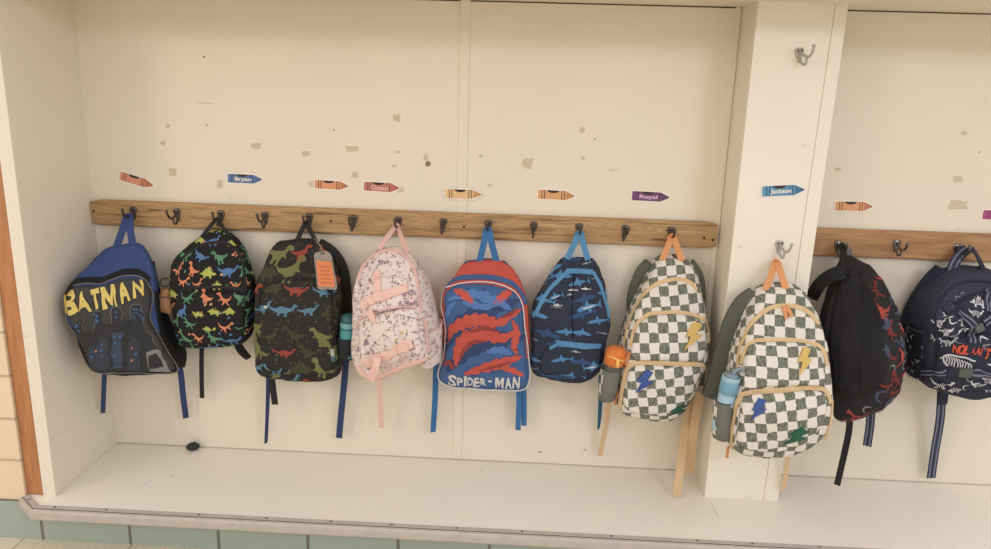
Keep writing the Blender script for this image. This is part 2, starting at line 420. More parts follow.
        base = mb.rings(rings, m, cap0=False, cap1=True, uvs=uvs, mf=g)
        ctr = mb.add(self.S(*c), c)
        for j in range(n): mb.face((ctr, base[0][j], base[0][(j+1) % n]), mf(c[0], c[1], -1) if mf else m)
        self.mb = mb; self.bname = nm; return mb
    def pad(self, outline, h, r, m, nm, bulge=0, uvrot=0, n=72, pts_uv=None):
        p = Pad(self, outline, h, r, bulge, pts_uv); mb = MB(); c = p.rad.c; rings = []; uvs = []; k0 = len(self.pads)
        for q in (.15, .35, .55, .75, .9, 1.0): rings.append((q, 0))
        for q in (.15, .3, .5, .7, .85, 1.0): rings.append((1, q))
        R3 = []; U3 = []
        for q, e in rings:
            rg = []; ug = []
            for j in range(n):
                a = 2*pi*j/n; R = p.rad.r(a); rr = min(r, R*.6); rho = (R-rr)*q+rr*sin(e*pi/2)
                u, v = c[0]+rho*cos(a), c[1]+rho*sin(a)
                hgt = (p.h(u, v) if e < 1 else -.003)
                rg.append(self.S(u, v)+self.Nn(u, v)*(self.hh(u, v)+hgt))
                ru = rho+ (p.hgt if e >= 1 else 0)
                ug.append((c[0]+ru*cos(a), c[1]+ru*sin(a)))
            R3.append(rg); U3.append(ug)
        base = mb.rings(R3, m, cap0=False, cap1=False, uvs=U3)
        ctr = mb.add(self.S(*c)+self.Nn(*c)*(self.hh(*c)+p.h(*c)), c)
        for j in range(n): mb.face((ctr, base[0][j], base[0][(j+1) % n]), m)
        p.mb = mb; p.nm = nm; self.pads.append(p); return p
    def done(self):
        o = self.mb.build(self.bname, self.root); self.body_obj = o
        for p in self.pads: p.obj = p.mb.build(p.nm, self.root)
        return o
    def where(self, u, v):
        for p in reversed(self.pads):
            if p.h(u, v) > 0: return p.mb
        return self.mb
    def tris(self, T, m, lift=.0012, mb=None, L=.009):
        if not T: return
        cx = sum(t[0][0] for t in T)/len(T); cy = sum(t[0][1] for t in T)/len(T)
        mb = mb or self.where(cx, cy); cache = {}
        for t in subdiv(T, L):
            idx = []
            for q in t:
                k = (round(q[0], 5), round(q[1], 5))
                if k not in cache: cache[k] = mb.add(self.T(q[0], q[1], lift), q)
                idx.append(cache[k])
            if len(set(idx)) == 3: mb.face(idx, m)
    def stamp(self, shape, u, v, size, m, ang=0, flip=False, lift=.0012, sy=1, mb=None, L=.009):
        xs = [p[0] for p in shape]; ys = [p[1] for p in shape]; mx, my = (min(xs)+max(xs))/2, (min(ys)+max(ys))/2
        ca, sa = cos(radians(ang)), sin(radians(ang)); P = []
        for x, y in shape:
            x = (x-mx)*size*(-1 if flip else 1); y = (y-my)*size*sy
            P.append((u+x*ca-y*sa, v+x*sa+y*ca))
        self.tris(tris_of(P), m, lift, mb, L)
    def ppx(self, x, y):
        u, v = self.px(x, y); u2, v2 = self.px(x+3, y); return u, v, hypot(u2-u, v2-v)/3
    def stamp_px(self, shape, x, y, size, m, **k):
        u, v, s = self.ppx(x, y); self.stamp(shape, u, v, size*s, m, **k)
    def poly_px(self, pts, m, lift=.0014, smooth=0, **k):
        P = [self.px(*p) for p in pts]
        if smooth: P = [(q.x, q.y) for q in cr_closed([(a, b, 0) for a, b in P], smooth)]
        self.tris(tris_of(P), m, lift, **k)
    def text_px(self, txt, x, y, w, h, m, ang=0, bold=.02, lift=.0022, mb=None):
        T, (x0, y0, x1, y1) = glyph(txt, bold); u, v, s = self.ppx(x, y); ca, sa = cos(radians(ang)), sin(radians(ang))
        def f(p):
            a = (p[0]-(x0+x1)/2)/(x1-x0)*w*s; b = (p[1]-(y0+y1)/2)/max(1e-6, y1-y0)*h*s
            return (u+a*ca-b*sa, v+a*sa+b*ca)
        self.tris([[f(q) for q in t] for t in T], m, lift, mb)
    # strips, cords lying on the cloth
    def strip(self, path, w, m, nm, parent=None, th=.0022, px=True, lift=0, n=8, mb=None, closed=False):
        P = [self.px(*p) for p in path] if px else path
        Q = cr_closed([(a, b, 0) for a, b in P], n) if closed else cr_open([(a, b, 0) for a, b in P], n)
        own = mb is None
        if own: mb = MB()
        rings = []
        for i, q in enumerate(Q):
            t = (Q[(i+1) % len(Q)]-Q[i-1]) if closed else (Q[min(i+1, len(Q)-1)]-Q[max(i-1, 0)]); t.normalize(); s = Vector((-t.y, t.x, 0))*(w/2)
            a = q+s; b = q-s
            A = self.T(a.x, a.y, lift); B = self.T(b.x, b.y, lift); C = self.T(q.x, q.y, lift)
            nn = self.Nn(q.x, q.y)
            rings.append([A-nn*.001, A+nn*th*.7, C+nn*th, B+nn*th*.7, B-nn*.001])
        if closed: rings.append(rings[0])
        mb.rings(rings, m, cap0=not closed, cap1=not closed)
        return mb.build(nm, parent or self.root, smooth=False) if own else mb
    def cord(self, path, r, m, nm, parent=None, px=True, closed=False, n=8, lift=0, mb=None):
        P = [self.px(*p) for p in path] if px else path
        Q = cr_closed([(a, b, 0) for a, b in P], n) if closed else cr_open([(a, b, 0) for a, b in P], n)
        pts = [self.T(q.x, q.y, r*.5+lift) for q in Q]
        if closed: pts.append(pts[0])
        own = mb is None
        if own: mb = MB()
        mb.tube(pts, r, m, n=6)
        return mb.build(nm, parent or self.root) if own else mb
    # ribbon in the air: pts = (x, y, depth[, twist deg])
    def ribbon(self, pts, w, m, nm, parent=None, th=.0016, n=6, mb=None, stripes=None):
        P = [self.L(p[0], p[1], p[2]) for p in pts]; tw = [radians(p[3]) if len(p) > 3 else 0 for p in pts]
        Q = cr_open(P, n); own = mb is None
        if own: mb = MB()
        K = len(pts)-1; lines = [[] for _ in range(2)]; rings = []
        for i, q in enumerate(Q):
            s = min(K, i/n); k = min(int(s), K-1); ang = tw[k]+(tw[k+1]-tw[k])*(s-k); ww = w if not isinstance(w, (list, tuple)) else w[k]+(w[k+1]-w[k])*(s-k)
            t = (Q[min(i+1, len(Q)-1)]-Q[max(i-1, 0)]).normalized(); nn = Vector((0, -1, 0))
            side = t.cross(nn)
            if side.length < .2: side = Vector((1, 0, 0))
            side.normalize(); nf = side.cross(t).normalized()
            sd = side*cos(ang)+nf*sin(ang); fr = nf*cos(ang)-side*sin(ang)
            if fr.y > 0: fr = -fr
            a = sd*(ww/2); b = fr*(th/2)
            if stripes:
                rings.append([q-a-b, q-a+b]+[q+a*(-1+2*(k2+1)/6)+b*1.1 for k2 in range(5)]+[q+a+b, q+a-b])
            else: rings.append([q-a-b, q-a+b, q+b*1.5, q+a+b, q+a-b])
        mf = None
        if stripes: mf = lambda k2, j: stripes if j in (2, 5) else m
        mb.rings(rings, m, mf=mf)
        return mb.build(nm, parent or self.root, smooth=False) if own else mb
    def loop(self, a, top, b, w, m, nm='carry_handle', th=.0025, parent=None):
        """hanging loop: a, b feet and top in (x, y, depth)"""
        A, T_, B = self.L(*a), self.L(*top), self.L(*b)
        P = [A, A.lerp(T_, .55)+Vector((0, -.002, 0)), T_+Vector((-.004, 0, -.006)), T_+Vector((0, 0, .0015)), T_+Vector((.004, 0, -.006)), B.lerp(T_, .55)+Vector((0, -.002, 0)), B]
        Q = cr_open(P, 7); mb = MB(); rings = []; N = len(Q)-1; nn = Vector((0, -1, 0))
        for i, q in enumerate(Q):
            t = (Q[min(i+1, N)]-Q[max(i-1, 0)]).normalized(); s = i/N
            bl = max(0, 1-abs(s-.5)/.2); bl = bl*bl*(3-2*bl)
            side = t.cross(nn); side = side.normalized()*(1-bl)+nn*bl
            side = side-t*side.dot(t); side.normalize(); f = t.cross(side).normalized()
            ww = w*(1-.45*bl)
            rings.append([q-side*ww/2-f*th/2, q-side*ww/2+f*th/2, q+side*ww/2+f*th/2, q+side*ww/2-f*th/2])
        mb.rings(rings, m); return mb.build(nm, parent or self.root, smooth=False)
    def buckle(self, x, y, w, h, m, nm='buckle', ang=0, lift=0, parent=None, th=.006):
        u, v = self.px(x, y); c = self.T(u, v, lift); n = self.Nn(u, v); e = .003
        tx = (self.S(u+e, v)-self.S(u-e, v)).normalized(); tz = n.cross(tx).normalized()
        if tz.z < 0: tz = -tz
        ca, sa = cos(radians(ang)), sin(radians(ang)); X = tx*ca+tz*sa; Z = tz*ca-tx*sa; mb = MB(); rings = []
        for q, d in ((1.0, -.001), (1.0, th*.6), (.86, th), (.3, th)):
            rg = []
            for sx, sz in ((-1, -.7), (-.8, -1), (.8, -1), (1, -.7), (1, .7), (.8, 1), (-.8, 1), (-1, .7)):
                rg.append(c+X*(sx*w/2*q)+Z*(sz*h/2*q)+n*d)
            rings.append(rg)
        mb.rings(rings, m)
        o = mb.build(nm, parent or self.root, smooth=False); return o
class Pad:
    def __init__(self, bag, outline, h, r, bulge, pts_uv=None):
        P = pts_uv or [bag.px(x, y, h) for x, y in outline]
        poly = [(q.x, q.y) for q in cr_closed([(a, b, 0) for a, b in P])]
        self.rad = Radial(poly); self.hgt = h; self.r = r; self.bulge = bulge; self.uv = P
    def h(self, u, v):
        a, rho = self.rad.polar(u, v); R = self.rad.r(a); r = min(self.r, R*.6); x = R-rho
        if x <= 0: return 0
        b = self.bulge*max(0, 1-(rho/R)**2)
        if x >= r: return self.hgt+b
        return (self.hgt+b)*sqrt(max(0, 1-(1-x/r)**2))

# ------------------------------------------------------------------ the place
WALL = paint('cream_wall_paint', (230, 221, 204)); BENCHP = paint('cream_bench_paint', (242, 235, 222), .4)
PEEL = mat('bare_patch', (204, 190, 164), rough=.8, vary=.05); PEELD = mat('bare_patch_dark', (140, 120, 95), rough=.8)
SIDEP = paint('cream_side_paint', (230, 222, 206)); TRIMP = paint('cream_trim_paint', (236, 229, 214), .4)
DARK = mat('dark_gap', (40, 34, 28), rough=.9)
ZC = 1.336; XP = 1.788; XP1 = 1.994; YP = -.15; YF = -.32; XR = 3.3
def struct(name, mb, label=None, bev=0, smooth=False):
    o = mb.build(name, smooth=smooth); tag(o, label, None, None, 'structure')
    if bev: bevel(o, bev)
    return o
# back wall with peeled patches
mb = MB(); mb.box((-.03, 0, .0025), (XR, .03, ZC-.0035), WALL)
rn = random.Random(3)
def patch(x, y, w, h, m=PEEL, seed=0):
    r = random.Random(seed+int(x*7+y)); P = []
    for i in range(11):
        a = 2*pi*i/11; k = .75+.4*r.random(); sx = max(-1, min(1, 1.35*cos(a))); sy = max(-1, min(1, 1.35*sin(a)))
        P.append((x+w/2*k*sx, y+h/2*k*sy))
    idx = []
    for q in P:
        p = onY(q[0], q[1], 0); idx.append(mb.add((p.x, -.0007, p.z)))
    mb.face(idx[::-1], m, True)
for a in [(173, 172, 8, 8), (220, 184, 6, 9), (256, 146, 9, 6), (163, 143, 5, 5), (306, 154, 8, 6), (352, 149, 15, 6), (397, 118, 8, 8),
          (355, 175, 7, 6), (312, 184, 6, 6), (398, 152, 6, 3), (426, 157, 5, 6), (528, 163, 10, 12), (582, 130, 6, 6), (583, 158, 4, 4),
          (490, 185, 5, 3), (481, 156, 4, 3), (838, 169, 7, 3), (958, 179, 9, 7), (964, 133, 6, 4), (958, 205, 18, 9), (394, 166, 5, 2), (401, 190, 6, 5), (168, 126, 4, 4)]: patch(*a)
for a in [(428, 164, 5, 6), (204, 57, 3, 1.4), (207, 125, 1.6, 1.6), (334, 130, 1.6, 1.6), (595, 139, 1.6, 1.4), (464, 135, 2, 1.6), (979, 152, 1.5, 1.5), (540, 452, 4, 1.2), (585, 450, 3, 1.2)]: patch(*a, m=PEELD)
mb.face([mb.add((onY(q[0], q[1], 0).x, -.0007, onY(q[0], q[1], 0).z)) for q in ((195, 102.4), (213, 103.2), (213, 103.9), (195, 103.1))], PEEL, True)
struct('wall_back', mb)
# left panel of the alcove
mb = MB(); mb.box((-.0352, YF, 0), (0, .03, 1.36), SIDEP); struct('wall_left', mb, None, .002)
# divider post
def lean(mb, lo, hi, m, a, b_):
    k = len(mb.v); mb.box(lo, hi, m)
    for i in range(k, k+8):
        x, y, z = mb.v[i]
        if z > 1: mb.v[i] = (x+(a if abs(x-lo[0]) < 1e-6 else b_), y, z)
mb = MB(); lean(mb, (XP, YP+.012, 0), (XP1-.012, .03, ZC+.001), SIDEP, .003, .010); struct('wall_divider', mb, None, .002)
mb = MB(); lean(mb, (XP-.001, YP, 0), (1.952, YP+.014, ZC+.001), TRIMP, .003, .0215); struct('trim_1', mb, None, .001)
mb = MB(); lean(mb, (1.9522, YP-.0025, 0), (XP1-.002, YP+.016, ZC+.001), TRIMP, .0215, .0115); struct('trim_2', mb, None, .001)
# batten over the wall seam, corner beads
mb = MB(); mb.box((1.053, -.003, .003), (1.0795, .005, ZC), WALL); struct('trim_3', mb, None, .001)
mb = MB(); mb.box((XP-.014, -.004, .003), (XP, .005, ZC), WALL); struct('trim_4', mb, None, .001)
# soffit
mb = MB(); mb.box((-.0352, -.41, ZC), (XR, .03, ZC+.35), SIDEP); struct('ceiling', mb, None, .003)
mb = MB(); mb.box((-.06, .03, -.02), (XR, .045, ZC+.35), SIDEP); struct('wall_backing', mb)  # unseen backing added behind the wall so light cannot leak through gaps
# brown upright beside the alcove and the glazed block wall
BROWN = wood('brown_upright_wood', [(.3, (164, 110, 68)), (.5, (186, 126, 80)), (.7, (196, 138, 92))], axis=2, stretch=5)
mb = MB(); mb.box((-.081, YF+.003, .0015), (-.0365, .03, 1.7), BROWN); struct('trim_5', mb, None, .002)
BLOCK = grid_mat('cream_block', (228, 208, 178), (190, 172, 146), .246, .1206, .004, offx=.0452+.123, offz=.0143)
TEAL = grid_mat('green_glazed_block', (160, 174, 162), (112, 110, 98), .246, .1406, .0045, offx=.0452, offz=.1406*2+.012)
mb = MB(); mb.box((-1.2, -.325, -.012), (-.082, -.2, 1.7), BLOCK); struct('wall_outer_left', mb)
mb = MB(); mb.box((-1.2, -.327, -.135), (XR, -.2, -.0125), TEAL); struct('baseboard_front', mb)
FLOOR = grid_mat('floor_tile', (230, 216, 194), (190, 172, 150), .305, .305, .003, offx=.1, offz=.1, axes=('x', 'y'), speck=.22, rough=.5)
mb = MB(); mb.box((-1.2, -4.5, -.18), (XR, -.2, -.1305), FLOOR); struct('floor', mb)
# bench ledge with its metal edging
t = thing('bench', 'long cream painted bench ledge with worn grey edging under all the bags', 'bench', (1.2, -.2, 0))
mb = MB(); t_ = (1.2, -.2, 0)
mb.box((-.096-1.2, -.3+.2, -.012), (XR-1.2, .2+.03, 0), BENCHP)
idx = [mb.add(p) for p in ((-.017-1.2, -.366+.2, -.012), (XR-1.2, -.366+.2, -.012), (XR-1.2, -.3+.2, -.012), (-.096-1.2, -.3+.2, -.012),
                           (-.017-1.2, -.366+.2, 0), (XR-1.2, -.366+.2, 0), (XR-1.2, -.3+.2, 0), (-.096-1.2, -.3+.2, 0))]
for q in ((0, 3, 2, 1), (4, 5, 6, 7), (0, 1, 5, 4), (1, 2, 6, 5), (2, 3, 7, 6), (3, 0, 4, 7)): mb.face([idx[k] for k in q], BENCHP, True)
SCR = mat('scratch', (176, 160, 136), rough=.8)
for q0, q1, w_ in (((711, 502.5), (718, 517), .0012), ((172, 475), (173.5, 476), .003), ((828, 513), (834, 514), .0015), ((480, 470), (483, 471), .002)):
    A = onZ(q0[0], q0[1], 0)-Vector(t_); B = onZ(q1[0], q1[1], 0)-Vector(t_); nrm = Vector((-(B-A).y, (B-A).x, 0)).normalized()*w_/2
    mb.face([mb.add(Vector((k.x, k.y, .0006))) for k in (A-nrm, B-nrm, B+nrm, A+nrm)], SCR, True)
mb.build('bench_top', t)
EDGE = mat('grey_edging', (186, 177, 165), rough=.55, vary=.18, scale=35, bump=.3, bscale=120); EDGED = mat('dark_seam', (92, 84, 76), rough=.7)
def sweep(mb, prof, path, m):
    rings = []
    for i, p in enumerate(path):
        d0 = (Vector(path[i])-Vector(path[i-1])).normalized() if i else None
        d1 = (Vector(path[i+1])-Vector(path[i])).normalized() if i+1 < len(path) else None
        n0 = Vector((d0.y, -d0.x)) if d0 else None; n1 = Vector((d1.y, -d1.x)) if d1 else None
        n = (n0+n1) if n0 and n1 else (n0 or n1)
        n = n/(n.dot(n1 if n1 else n0))
        rings.append([(p[0]+n.x*a, p[1]+n.y*a, z) for a, z in prof])
    mb.rings(rings, m)
path = [(-.0742-1.2, -.318+.2), (-.017-1.2, -.366+.2), (XR-1.2, -.366+.2)]
mb = MB(); sweep(mb, [(.0005, -.0005), (.0005, .0022), (.003, .0028), (.013, .0026), (.016, .0022), (.016, -.0005)], path, EDGE); mb.build('top_strip', t, smooth=False)
mb = MB(); sweep(mb, [(.0, -.001), (.016, -.0005), (.0185, .0012), (.024, .0004), (.0275, -.004), (.028, -.010), (.0275, -.024), (.0245, -.029), (.018, -.031), (.0, -.030)], path, EDGE); mb.build('front_nosing', t, smooth=False)
mb = MB(); sweep(mb, [(.0165, .0002), (.0165, .0019), (.0182, .0019), (.0182, .0002)], path, EDGED); mb.build('seam_line', t, smooth=False)
for i, x in enumerate([.03, .17, .42, .60, .77, .93, 1.10, 1.27, 1.50, 1.72, 1.86, 2.03, 2.2]):
    mb = MB(); mb.lathe([(.0036, .0), (.0036, .0008), (.002, .0014)], EDGED, n=10); o = mb.build('screw', t); o.location = (x-1.2, -.3735+.2, .0022)
mb = MB(); mb.lathe([(.0036, .0), (.0036, .0008), (.002, .0014)], EDGED, n=10); o = mb.build('screw', t); o.location = (-.058-1.2, -.345+.2, .0022)
# lump on the bench
LUMP = mat('dark_lump_rubber', (48, 52, 54), rough=.7, bump=.5, bscale=150)
p = onZ(191, 452.5, 0)
t = thing('rubber_lump', 'small dark grey oval lump lying on the bench against the back wall', 'lump', (p.x, -.022, 0), radians(25))
mb = MB(); rings = []
for i in range(9):
    a = pi*(i+.05)/8.1; rg = []
    for j in range(18):
        b = 2*pi*j/18; k = 1+.12*noise.noise(Vector((cos(b)*2*sin(a), sin(b)*2*sin(a), cos(a)*3)))+(.07 if j % 3 == 0 else 0)
        rg.append((.019*cos(a)*(1+.05*sin(5*b)), .012*sin(a)*cos(b)*k, .0125+.0125*sin(a)*sin(b)*k))
    rings.append(rg)
mb.rings(rings, LUMP); mb.build('lump_body', t)

# ------------------------------------------------------------------ hook boards
OLDW = wood('weathered_board_wood', [(.32, (92, 68, 46)), (.40, (150, 116, 78)), (.48, (190, 154, 108)), (.54, (164, 128, 86)), (.60, (198, 164, 118)), (.70, (142, 108, 72))], stretch=11)
NEWW = wood('brown_board_wood', [(.3, (146, 106, 70)), (.5, (180, 136, 94)), (.7, (194, 150, 106))], stretch=5)
SCREW = mat('old_screw', (70, 58, 46), rough=.5, metal=.6)
def board(label, x0, x1, z0, z1, m, screws, ear=.008):
    t = thing('hook_board', label, 'hook board', ((x0+x1)/2, -.001, (z0+z1)/2)); mb = MB()
    a, b, c = (x1-x0)/2, (z1-z0)/2, ear
    n = 60; rings = []
    for i in range(n+1):
        x = -a+2*a*i/n; e = min(1, (x+a)/c, (a-x)/c); e = sqrt(max(0, 1-(1-max(0, e))**2))*.006
        w = .0009*noise.noise(Vector((x*6, 1.3, 0))); bz = b-.006+e
        rings.append([(x, 0, -bz+w), (x, -.015, -bz+w), (x, -.018, -bz+.004+w), (x, -.018, bz-.004+w), (x, -.015, bz+w), (x, 0, bz+w)])
    mb.rings(rings, m); mb.build('plank', t, smooth=False)
    for x, z in screws:
        mb = MB(); mb.lathe([(.0035, 0), (.0035, .0006), (.001, .001)], SCREW, n=10); o = mb.build('screw', t); o.rotation_euler = (pi/2, 0, 0); o.location = (x-(x0+x1)/2, -.018, z-(z0+z1)/2)
    return t
s1 = [onY(x, y, -.02) for x, y in ((93.5, 211), (331, 221), (464, 227), (704, 238), (713, 240))]
board('long weathered brown board with the row of hooks in the wide bay', .0012, 1.7794, .6955, .7685, OLDW, [(p.x, p.z) for p in s1])
board('smooth reddish brown hook board in the bay beyond the post', XP1+.002, XR-.01, .685, .763, NEWW, [])

PEWTER = mat('dark_pewter', (96, 90, 84), rough=.35, metal=.85, vary=.25, scale=90); STEEL = mat('bright_steel', (120, 118, 116), rough=.25, metal=.9)
PAINTED = mat('grey_painted_metal', (178, 172, 162), rough=.5, metal=.2, vary=.15, scale=120)
def hook(m, label, loc, rz=0, group='coat hooks'):
    t = thing('coat_hook', label, 'hook', loc, rz, group)
    mb = MB(); rings = []
    out = [(0, .015), (.007, .0145), (.011, .010), (.0105, .003), (.007, -.005), (.005, -.013), (.0035, -.019), (0, -.021)]
    P = out+[(-x, z) for x, z in out[-2:0:-1]]
    for k, d in ((1, 0), (1, -.0022), (.8, -.0038), (.3, -.0042)): rings.append([(x*k, d, z*k) for x, z in P])
    mb.rings(rings, m)
    for sx, sz in ((-.005, .008), (.005, .008)): mb.ball((sx, -.0045, sz), .0028, SCREW, 8, 5, (1, .5, 1))
    mb.build('back_plate', t)
    mb = MB(); mb.tube(cr_open([(0, -.002, .004), (0, -.014, -.001), (0, -.032, -.007), (0, -.048, -.004), (0, -.058, .008), (0, -.060, .014)], 5), [.0042]*5+[.0031]*21, m)
    mb.ball((0, -.0603, .0165), .0046, m); mb.build('upper_prong', t)
    mb = MB(); mb.tube(cr_open([(0, -.002, -.012), (0, -.010, -.021), (0, -.020, -.0265), (0, -.029, -.022), (0, -.031, -.014)], 5), .0029, m)
    mb.ball((0, -.0312, -.012), .0037, m); mb.build('lower_prong', t)
    return t
def copy_tree(o, parent=None):
    c = o.copy(); COL.objects.link(c)
    if parent: c.parent = parent
    for ch in list(o.children): copy_tree(ch, c)
    return c
HL = ['hook at the left end of the long board holding the blue handled bag', 'empty hook between the black and yellow bag and the bright dinosaur bag',
      'hook holding the black bag with bright dinosaurs', 'empty hook between the two black dinosaur bags', 'hook holding the dark dinosaur bag with the orange tag',
      'empty hook between the dark dinosaur bag and the pink floral bag', 'hook holding the pink floral bag', 'empty hook just left of the wall batten',
      'hook holding the red and blue bag', 'empty hook between the red and blue bag and the navy shark bag', 'hook holding the navy shark bag',
      'empty hook between the shark bag and the checkered bag', 'last hook on the long board holding a checkered bag by its orange loop']
HOOKX = [.1274+.127*i for i in range(13)]; HZ = .7375
h0 = hook(PEWTER, HL[0], (HOOKX[0], -.019, HZ))
for i in range(1, 13):
    c = copy_tree(h0); c.location = (HOOKX[i], -.019, HZ-.0004*i*0); c['label'] = HL[i]; c.rotation_euler = (0, [0, -.12, .05, -.08, 0, .05, 0, .06, 0, .04, 0, .18, 0][i], 0)
pA = onY(799, 54, YP); pB = onY(779, 246, YP)
hp = hook(PAINTED, 'empty grey hook high up on the post', (pA.x, YP-.001, pA.z), .25); hp.rotation_euler = (0, -.12, .25)
hb = copy_tree(hp); hb.location = (pB.x, YP-.001, pB.z); hb.rotation_euler = (0, 0, .18); hb['label'] = 'grey hook low on the post holding a checkered bag by its orange loop'
for (x, y), lb in (((838, 246), 'hook holding the black backed bag in the bay beyond the post'), ((896.5, 245), 'empty shiny hook between the two bags in the bay beyond the post'), ((957, 249), 'hook holding the navy skeleton bag')):
    p = onY(x, y, -.02)
    if 'hr' not in globals(): hr = hook(STEEL, lb, (p.x, -.0195, p.z)); 
    else: c = copy_tree(hr); c.location = (p.x, -.0195, p.z); c['label'] = lb

def on_hook(i):
    q = proj(Vector((HOOKX[i], -.0515, .7352))); return (q[0], q[1], (-.0515,))
# ------------------------------------------------------------------ crayon name cutouts
WHITE = mat('white_paper', (238, 228, 214), rough=.6); BLACKP = mat('black_print', (58, 50, 44), rough=.6)
def crayon(label, x0, y0, x1, y1, body, tip, dark, name=None, Y=0, L=None, ncol=None):
    a = onY(x0, y0, Y); b = onY(x1, y1, Y); L = (b-a).length; ang = atan2(b.z-a.z, b.x-a.x); c = (a+b)/2
    bm_ = mat('print_'+label[:18].replace(' ', '_')+str(int(x0)), body, rough=.6); tm = mat('tip_'+str(int(x0)), tip, rough=.6); dm = mat('band_'+str(int(x0)), dark, rough=.6)
    h = L*.125; mb = MB(); s = L/2
    def lay(P, m, d):
        T = tris_of(P) if len(P) > 3 else [P]
        for t in T: mb.face([mb.add((q[0], -d, q[1])) for q in t], m, True)
    e = .0035
    out = [(-s-e, -h+.002), (-s-e+.002, -h-e), (s*.5, -h-e), (s*.62, -h-e*.9), (s+e, -.004), (s+e, .004), (s*.62, h+e*.9), (s*.5, h+e), (-s-e+.002, h+e), (-s-e, h-.002)]
    n = len(out); f = [mb.add((x, -.0012, z)) for x, z in out]; g = [mb.add((x, -.0002, z)) for x, z in out]
    mb.face(f, WHITE, True); mb.face(g[::-1], WHITE, True)
    for i in range(n): mb.face((f[i], f[(i+1) % n], g[(i+1) % n], g[i]), WHITE, True)
    lay([(-s, -h), (s*.56, -h), (s*.56, h), (-s, h)], bm_, .0015)
    lay([(s*.56, -h*.95), (s*.98, -.0022), (s*.98, .0022), (s*.56, h*.95)], tm, .0015)
    lay([(s*.92, -.0026), (s, -.001), (s, .001), (s*.92, .0026)], dm, .0017)
    for q in (-.8, -.66, .3, .44): lay([(s*q, -h), (s*q+L*.022, -h), (s*q+L*.022, h), (s*q, h)], dm, .0017)
    lay([(-s*.5+s*.3*(1-cos(pi*i/10))*1.1, h-h*.95*sin(pi*i/10)*.62) for i in range(11)], BLACKP, .0018)
    if name:
        T, (gx0, gy0, gx1, gy1) = glyph(name, .03); W_ = s*.98; Hh = h*1.05
        for t in T: lay([((q[0]-gx0)/(gx1-gx0)*W_-s*.6, (q[1]-gy0)/(gy1-gy0)*Hh-h*.72) for q in t], ncol or WHITE, .0021)
    o = mb.build('name_tag', smooth=False, fix=False); o.location = (c.x, Y, c.z); o.rotation_euler = (0, -ang, 0)
    return tag(o, label, 'name tag', 'crayon shaped name tags')
PEACH, PTIP, PDK = (226, 160, 112), (196, 122, 84), (92, 62, 40)
crayon('peach crayon name tag tilted tip down above the black and yellow bag', 120, 175.5, 153, 185.5, (222, 146, 112), (190, 112, 84), PDK)
crayon('blue crayon name tag with a white name', 228, 178, 262, 179.5, (92, 122, 172), (84, 112, 162), (52, 68, 108), 'Bryan')
crayon('peach orange crayon name tag beside the red crayon tag', 315, 184, 348, 186, (222, 150, 106), (192, 116, 82), PDK)
crayon('red crayon name tag with a pale name', 364, 186, 399, 188, (200, 116, 106), (190, 104, 92), (120, 66, 60), 'Chousel', ncol=mat('pink_print', (232, 188, 178), rough=.6))
crayon('tan yellow crayon name tag over the wall batten', 445.5, 193.5, 481, 194.5, (226, 184, 130), (200, 150, 100), (84, 62, 40), Y=-.0035)
crayon('tan orange crayon name tag above the navy shark bag', 538, 194, 574, 196, (220, 162, 104), (196, 134, 82), (76, 54, 36))
crayon('purple crayon name tag with a pink name', 632, 195.5, 669, 197.5, (122, 76, 122), (106, 70, 112), (84, 52, 88), 'Royal', ncol=mat('lilac_print', (226, 182, 214), rough=.6))
crayon('teal blue crayon name tag on the post', 762, 191.5, 804, 189.5, (88, 150, 184), (62, 116, 150), (44, 76, 120), 'Jackson', Y=YP-.0005)
crayon('peach crayon name tag above the black backed bag beyond the post', 835, 206, 872, 206.5, (226, 160, 110), (200, 122, 90), (110, 70, 46))
crayon('pink and magenta crayon name tag at the edge beyond the post', 982.5, 214.5, 1020, 216, (176, 78, 130), (160, 66, 116), (132, 50, 96))

# ------------------------------------------------------------------ the bags
GRP = 'backpacks hung along the hooks'
def root_at(x, y, gap): p = onY(x, y, -gap); return (p.x, -gap, p.z)
def scatter(b, items, step, seed, inside=None, jit=.25, rmin=.02, sides=True, ext=None, rowshift=True):
    """items: list of (shape, material, size, sy); sown over the bag in its own cloth coordinates"""
    r = random.Random(seed); c = b.rad.c; i = 0; v = b.vb-.1; row = 0; rcl = None
    while v < b.vt+.1:
        u = c[0]-.35+(step*.5 if row % 2 and rowshift else 0)
        while u < c[0]+.35:
            uu, vv = u+step*jit*(r.random()-.5), v+step*jit*(r.random()-.5); a, rho = b.rad.polar(uu, vv); R = b.rad.r(a)
            e = .085 if ext is None else ext
            if rho < R+(e if sides else -.012) and (inside is None or inside(uu, vv)):
                sh, m, sz, sy, keep = items[(i*7+row*3+r.randrange(len(items))) % len(items)]
                b.stamp(sh, uu, vv, sz*(.85+.3*r.random()), m, ang=keep*(r.random()*2-1), flip=r.random() < .5, sy=sy)
            i += 1; u += step
        v += step*.8; row += 1
def prints(names): return [mat(n, c, rough=.85, vary=.04) for n, c in names]
def bottle(label, loc, prof_parts, tilt=(0, 0)):
    t = thing('water_bottle', label, 'water bottle', loc, 0); t.rotation_euler = (tilt[0], tilt[1], 0)
    for nm, m, pr in prof_parts:
        mb = MB(); mb.lathe(pr, m, n=28); mb.build(nm, t)
    return t
NAVYW = fab('navy_webbing', (54, 68, 108)); BLACKW = fab('black_webbing', (46, 46, 48)); BLACKF = fab('black_cloth', (36, 35, 37)); MESHB = fab('black_netting', (44, 46, 50))
ZIPM = mat('zip_metal', (150, 146, 138), rough=.4, metal=.7)

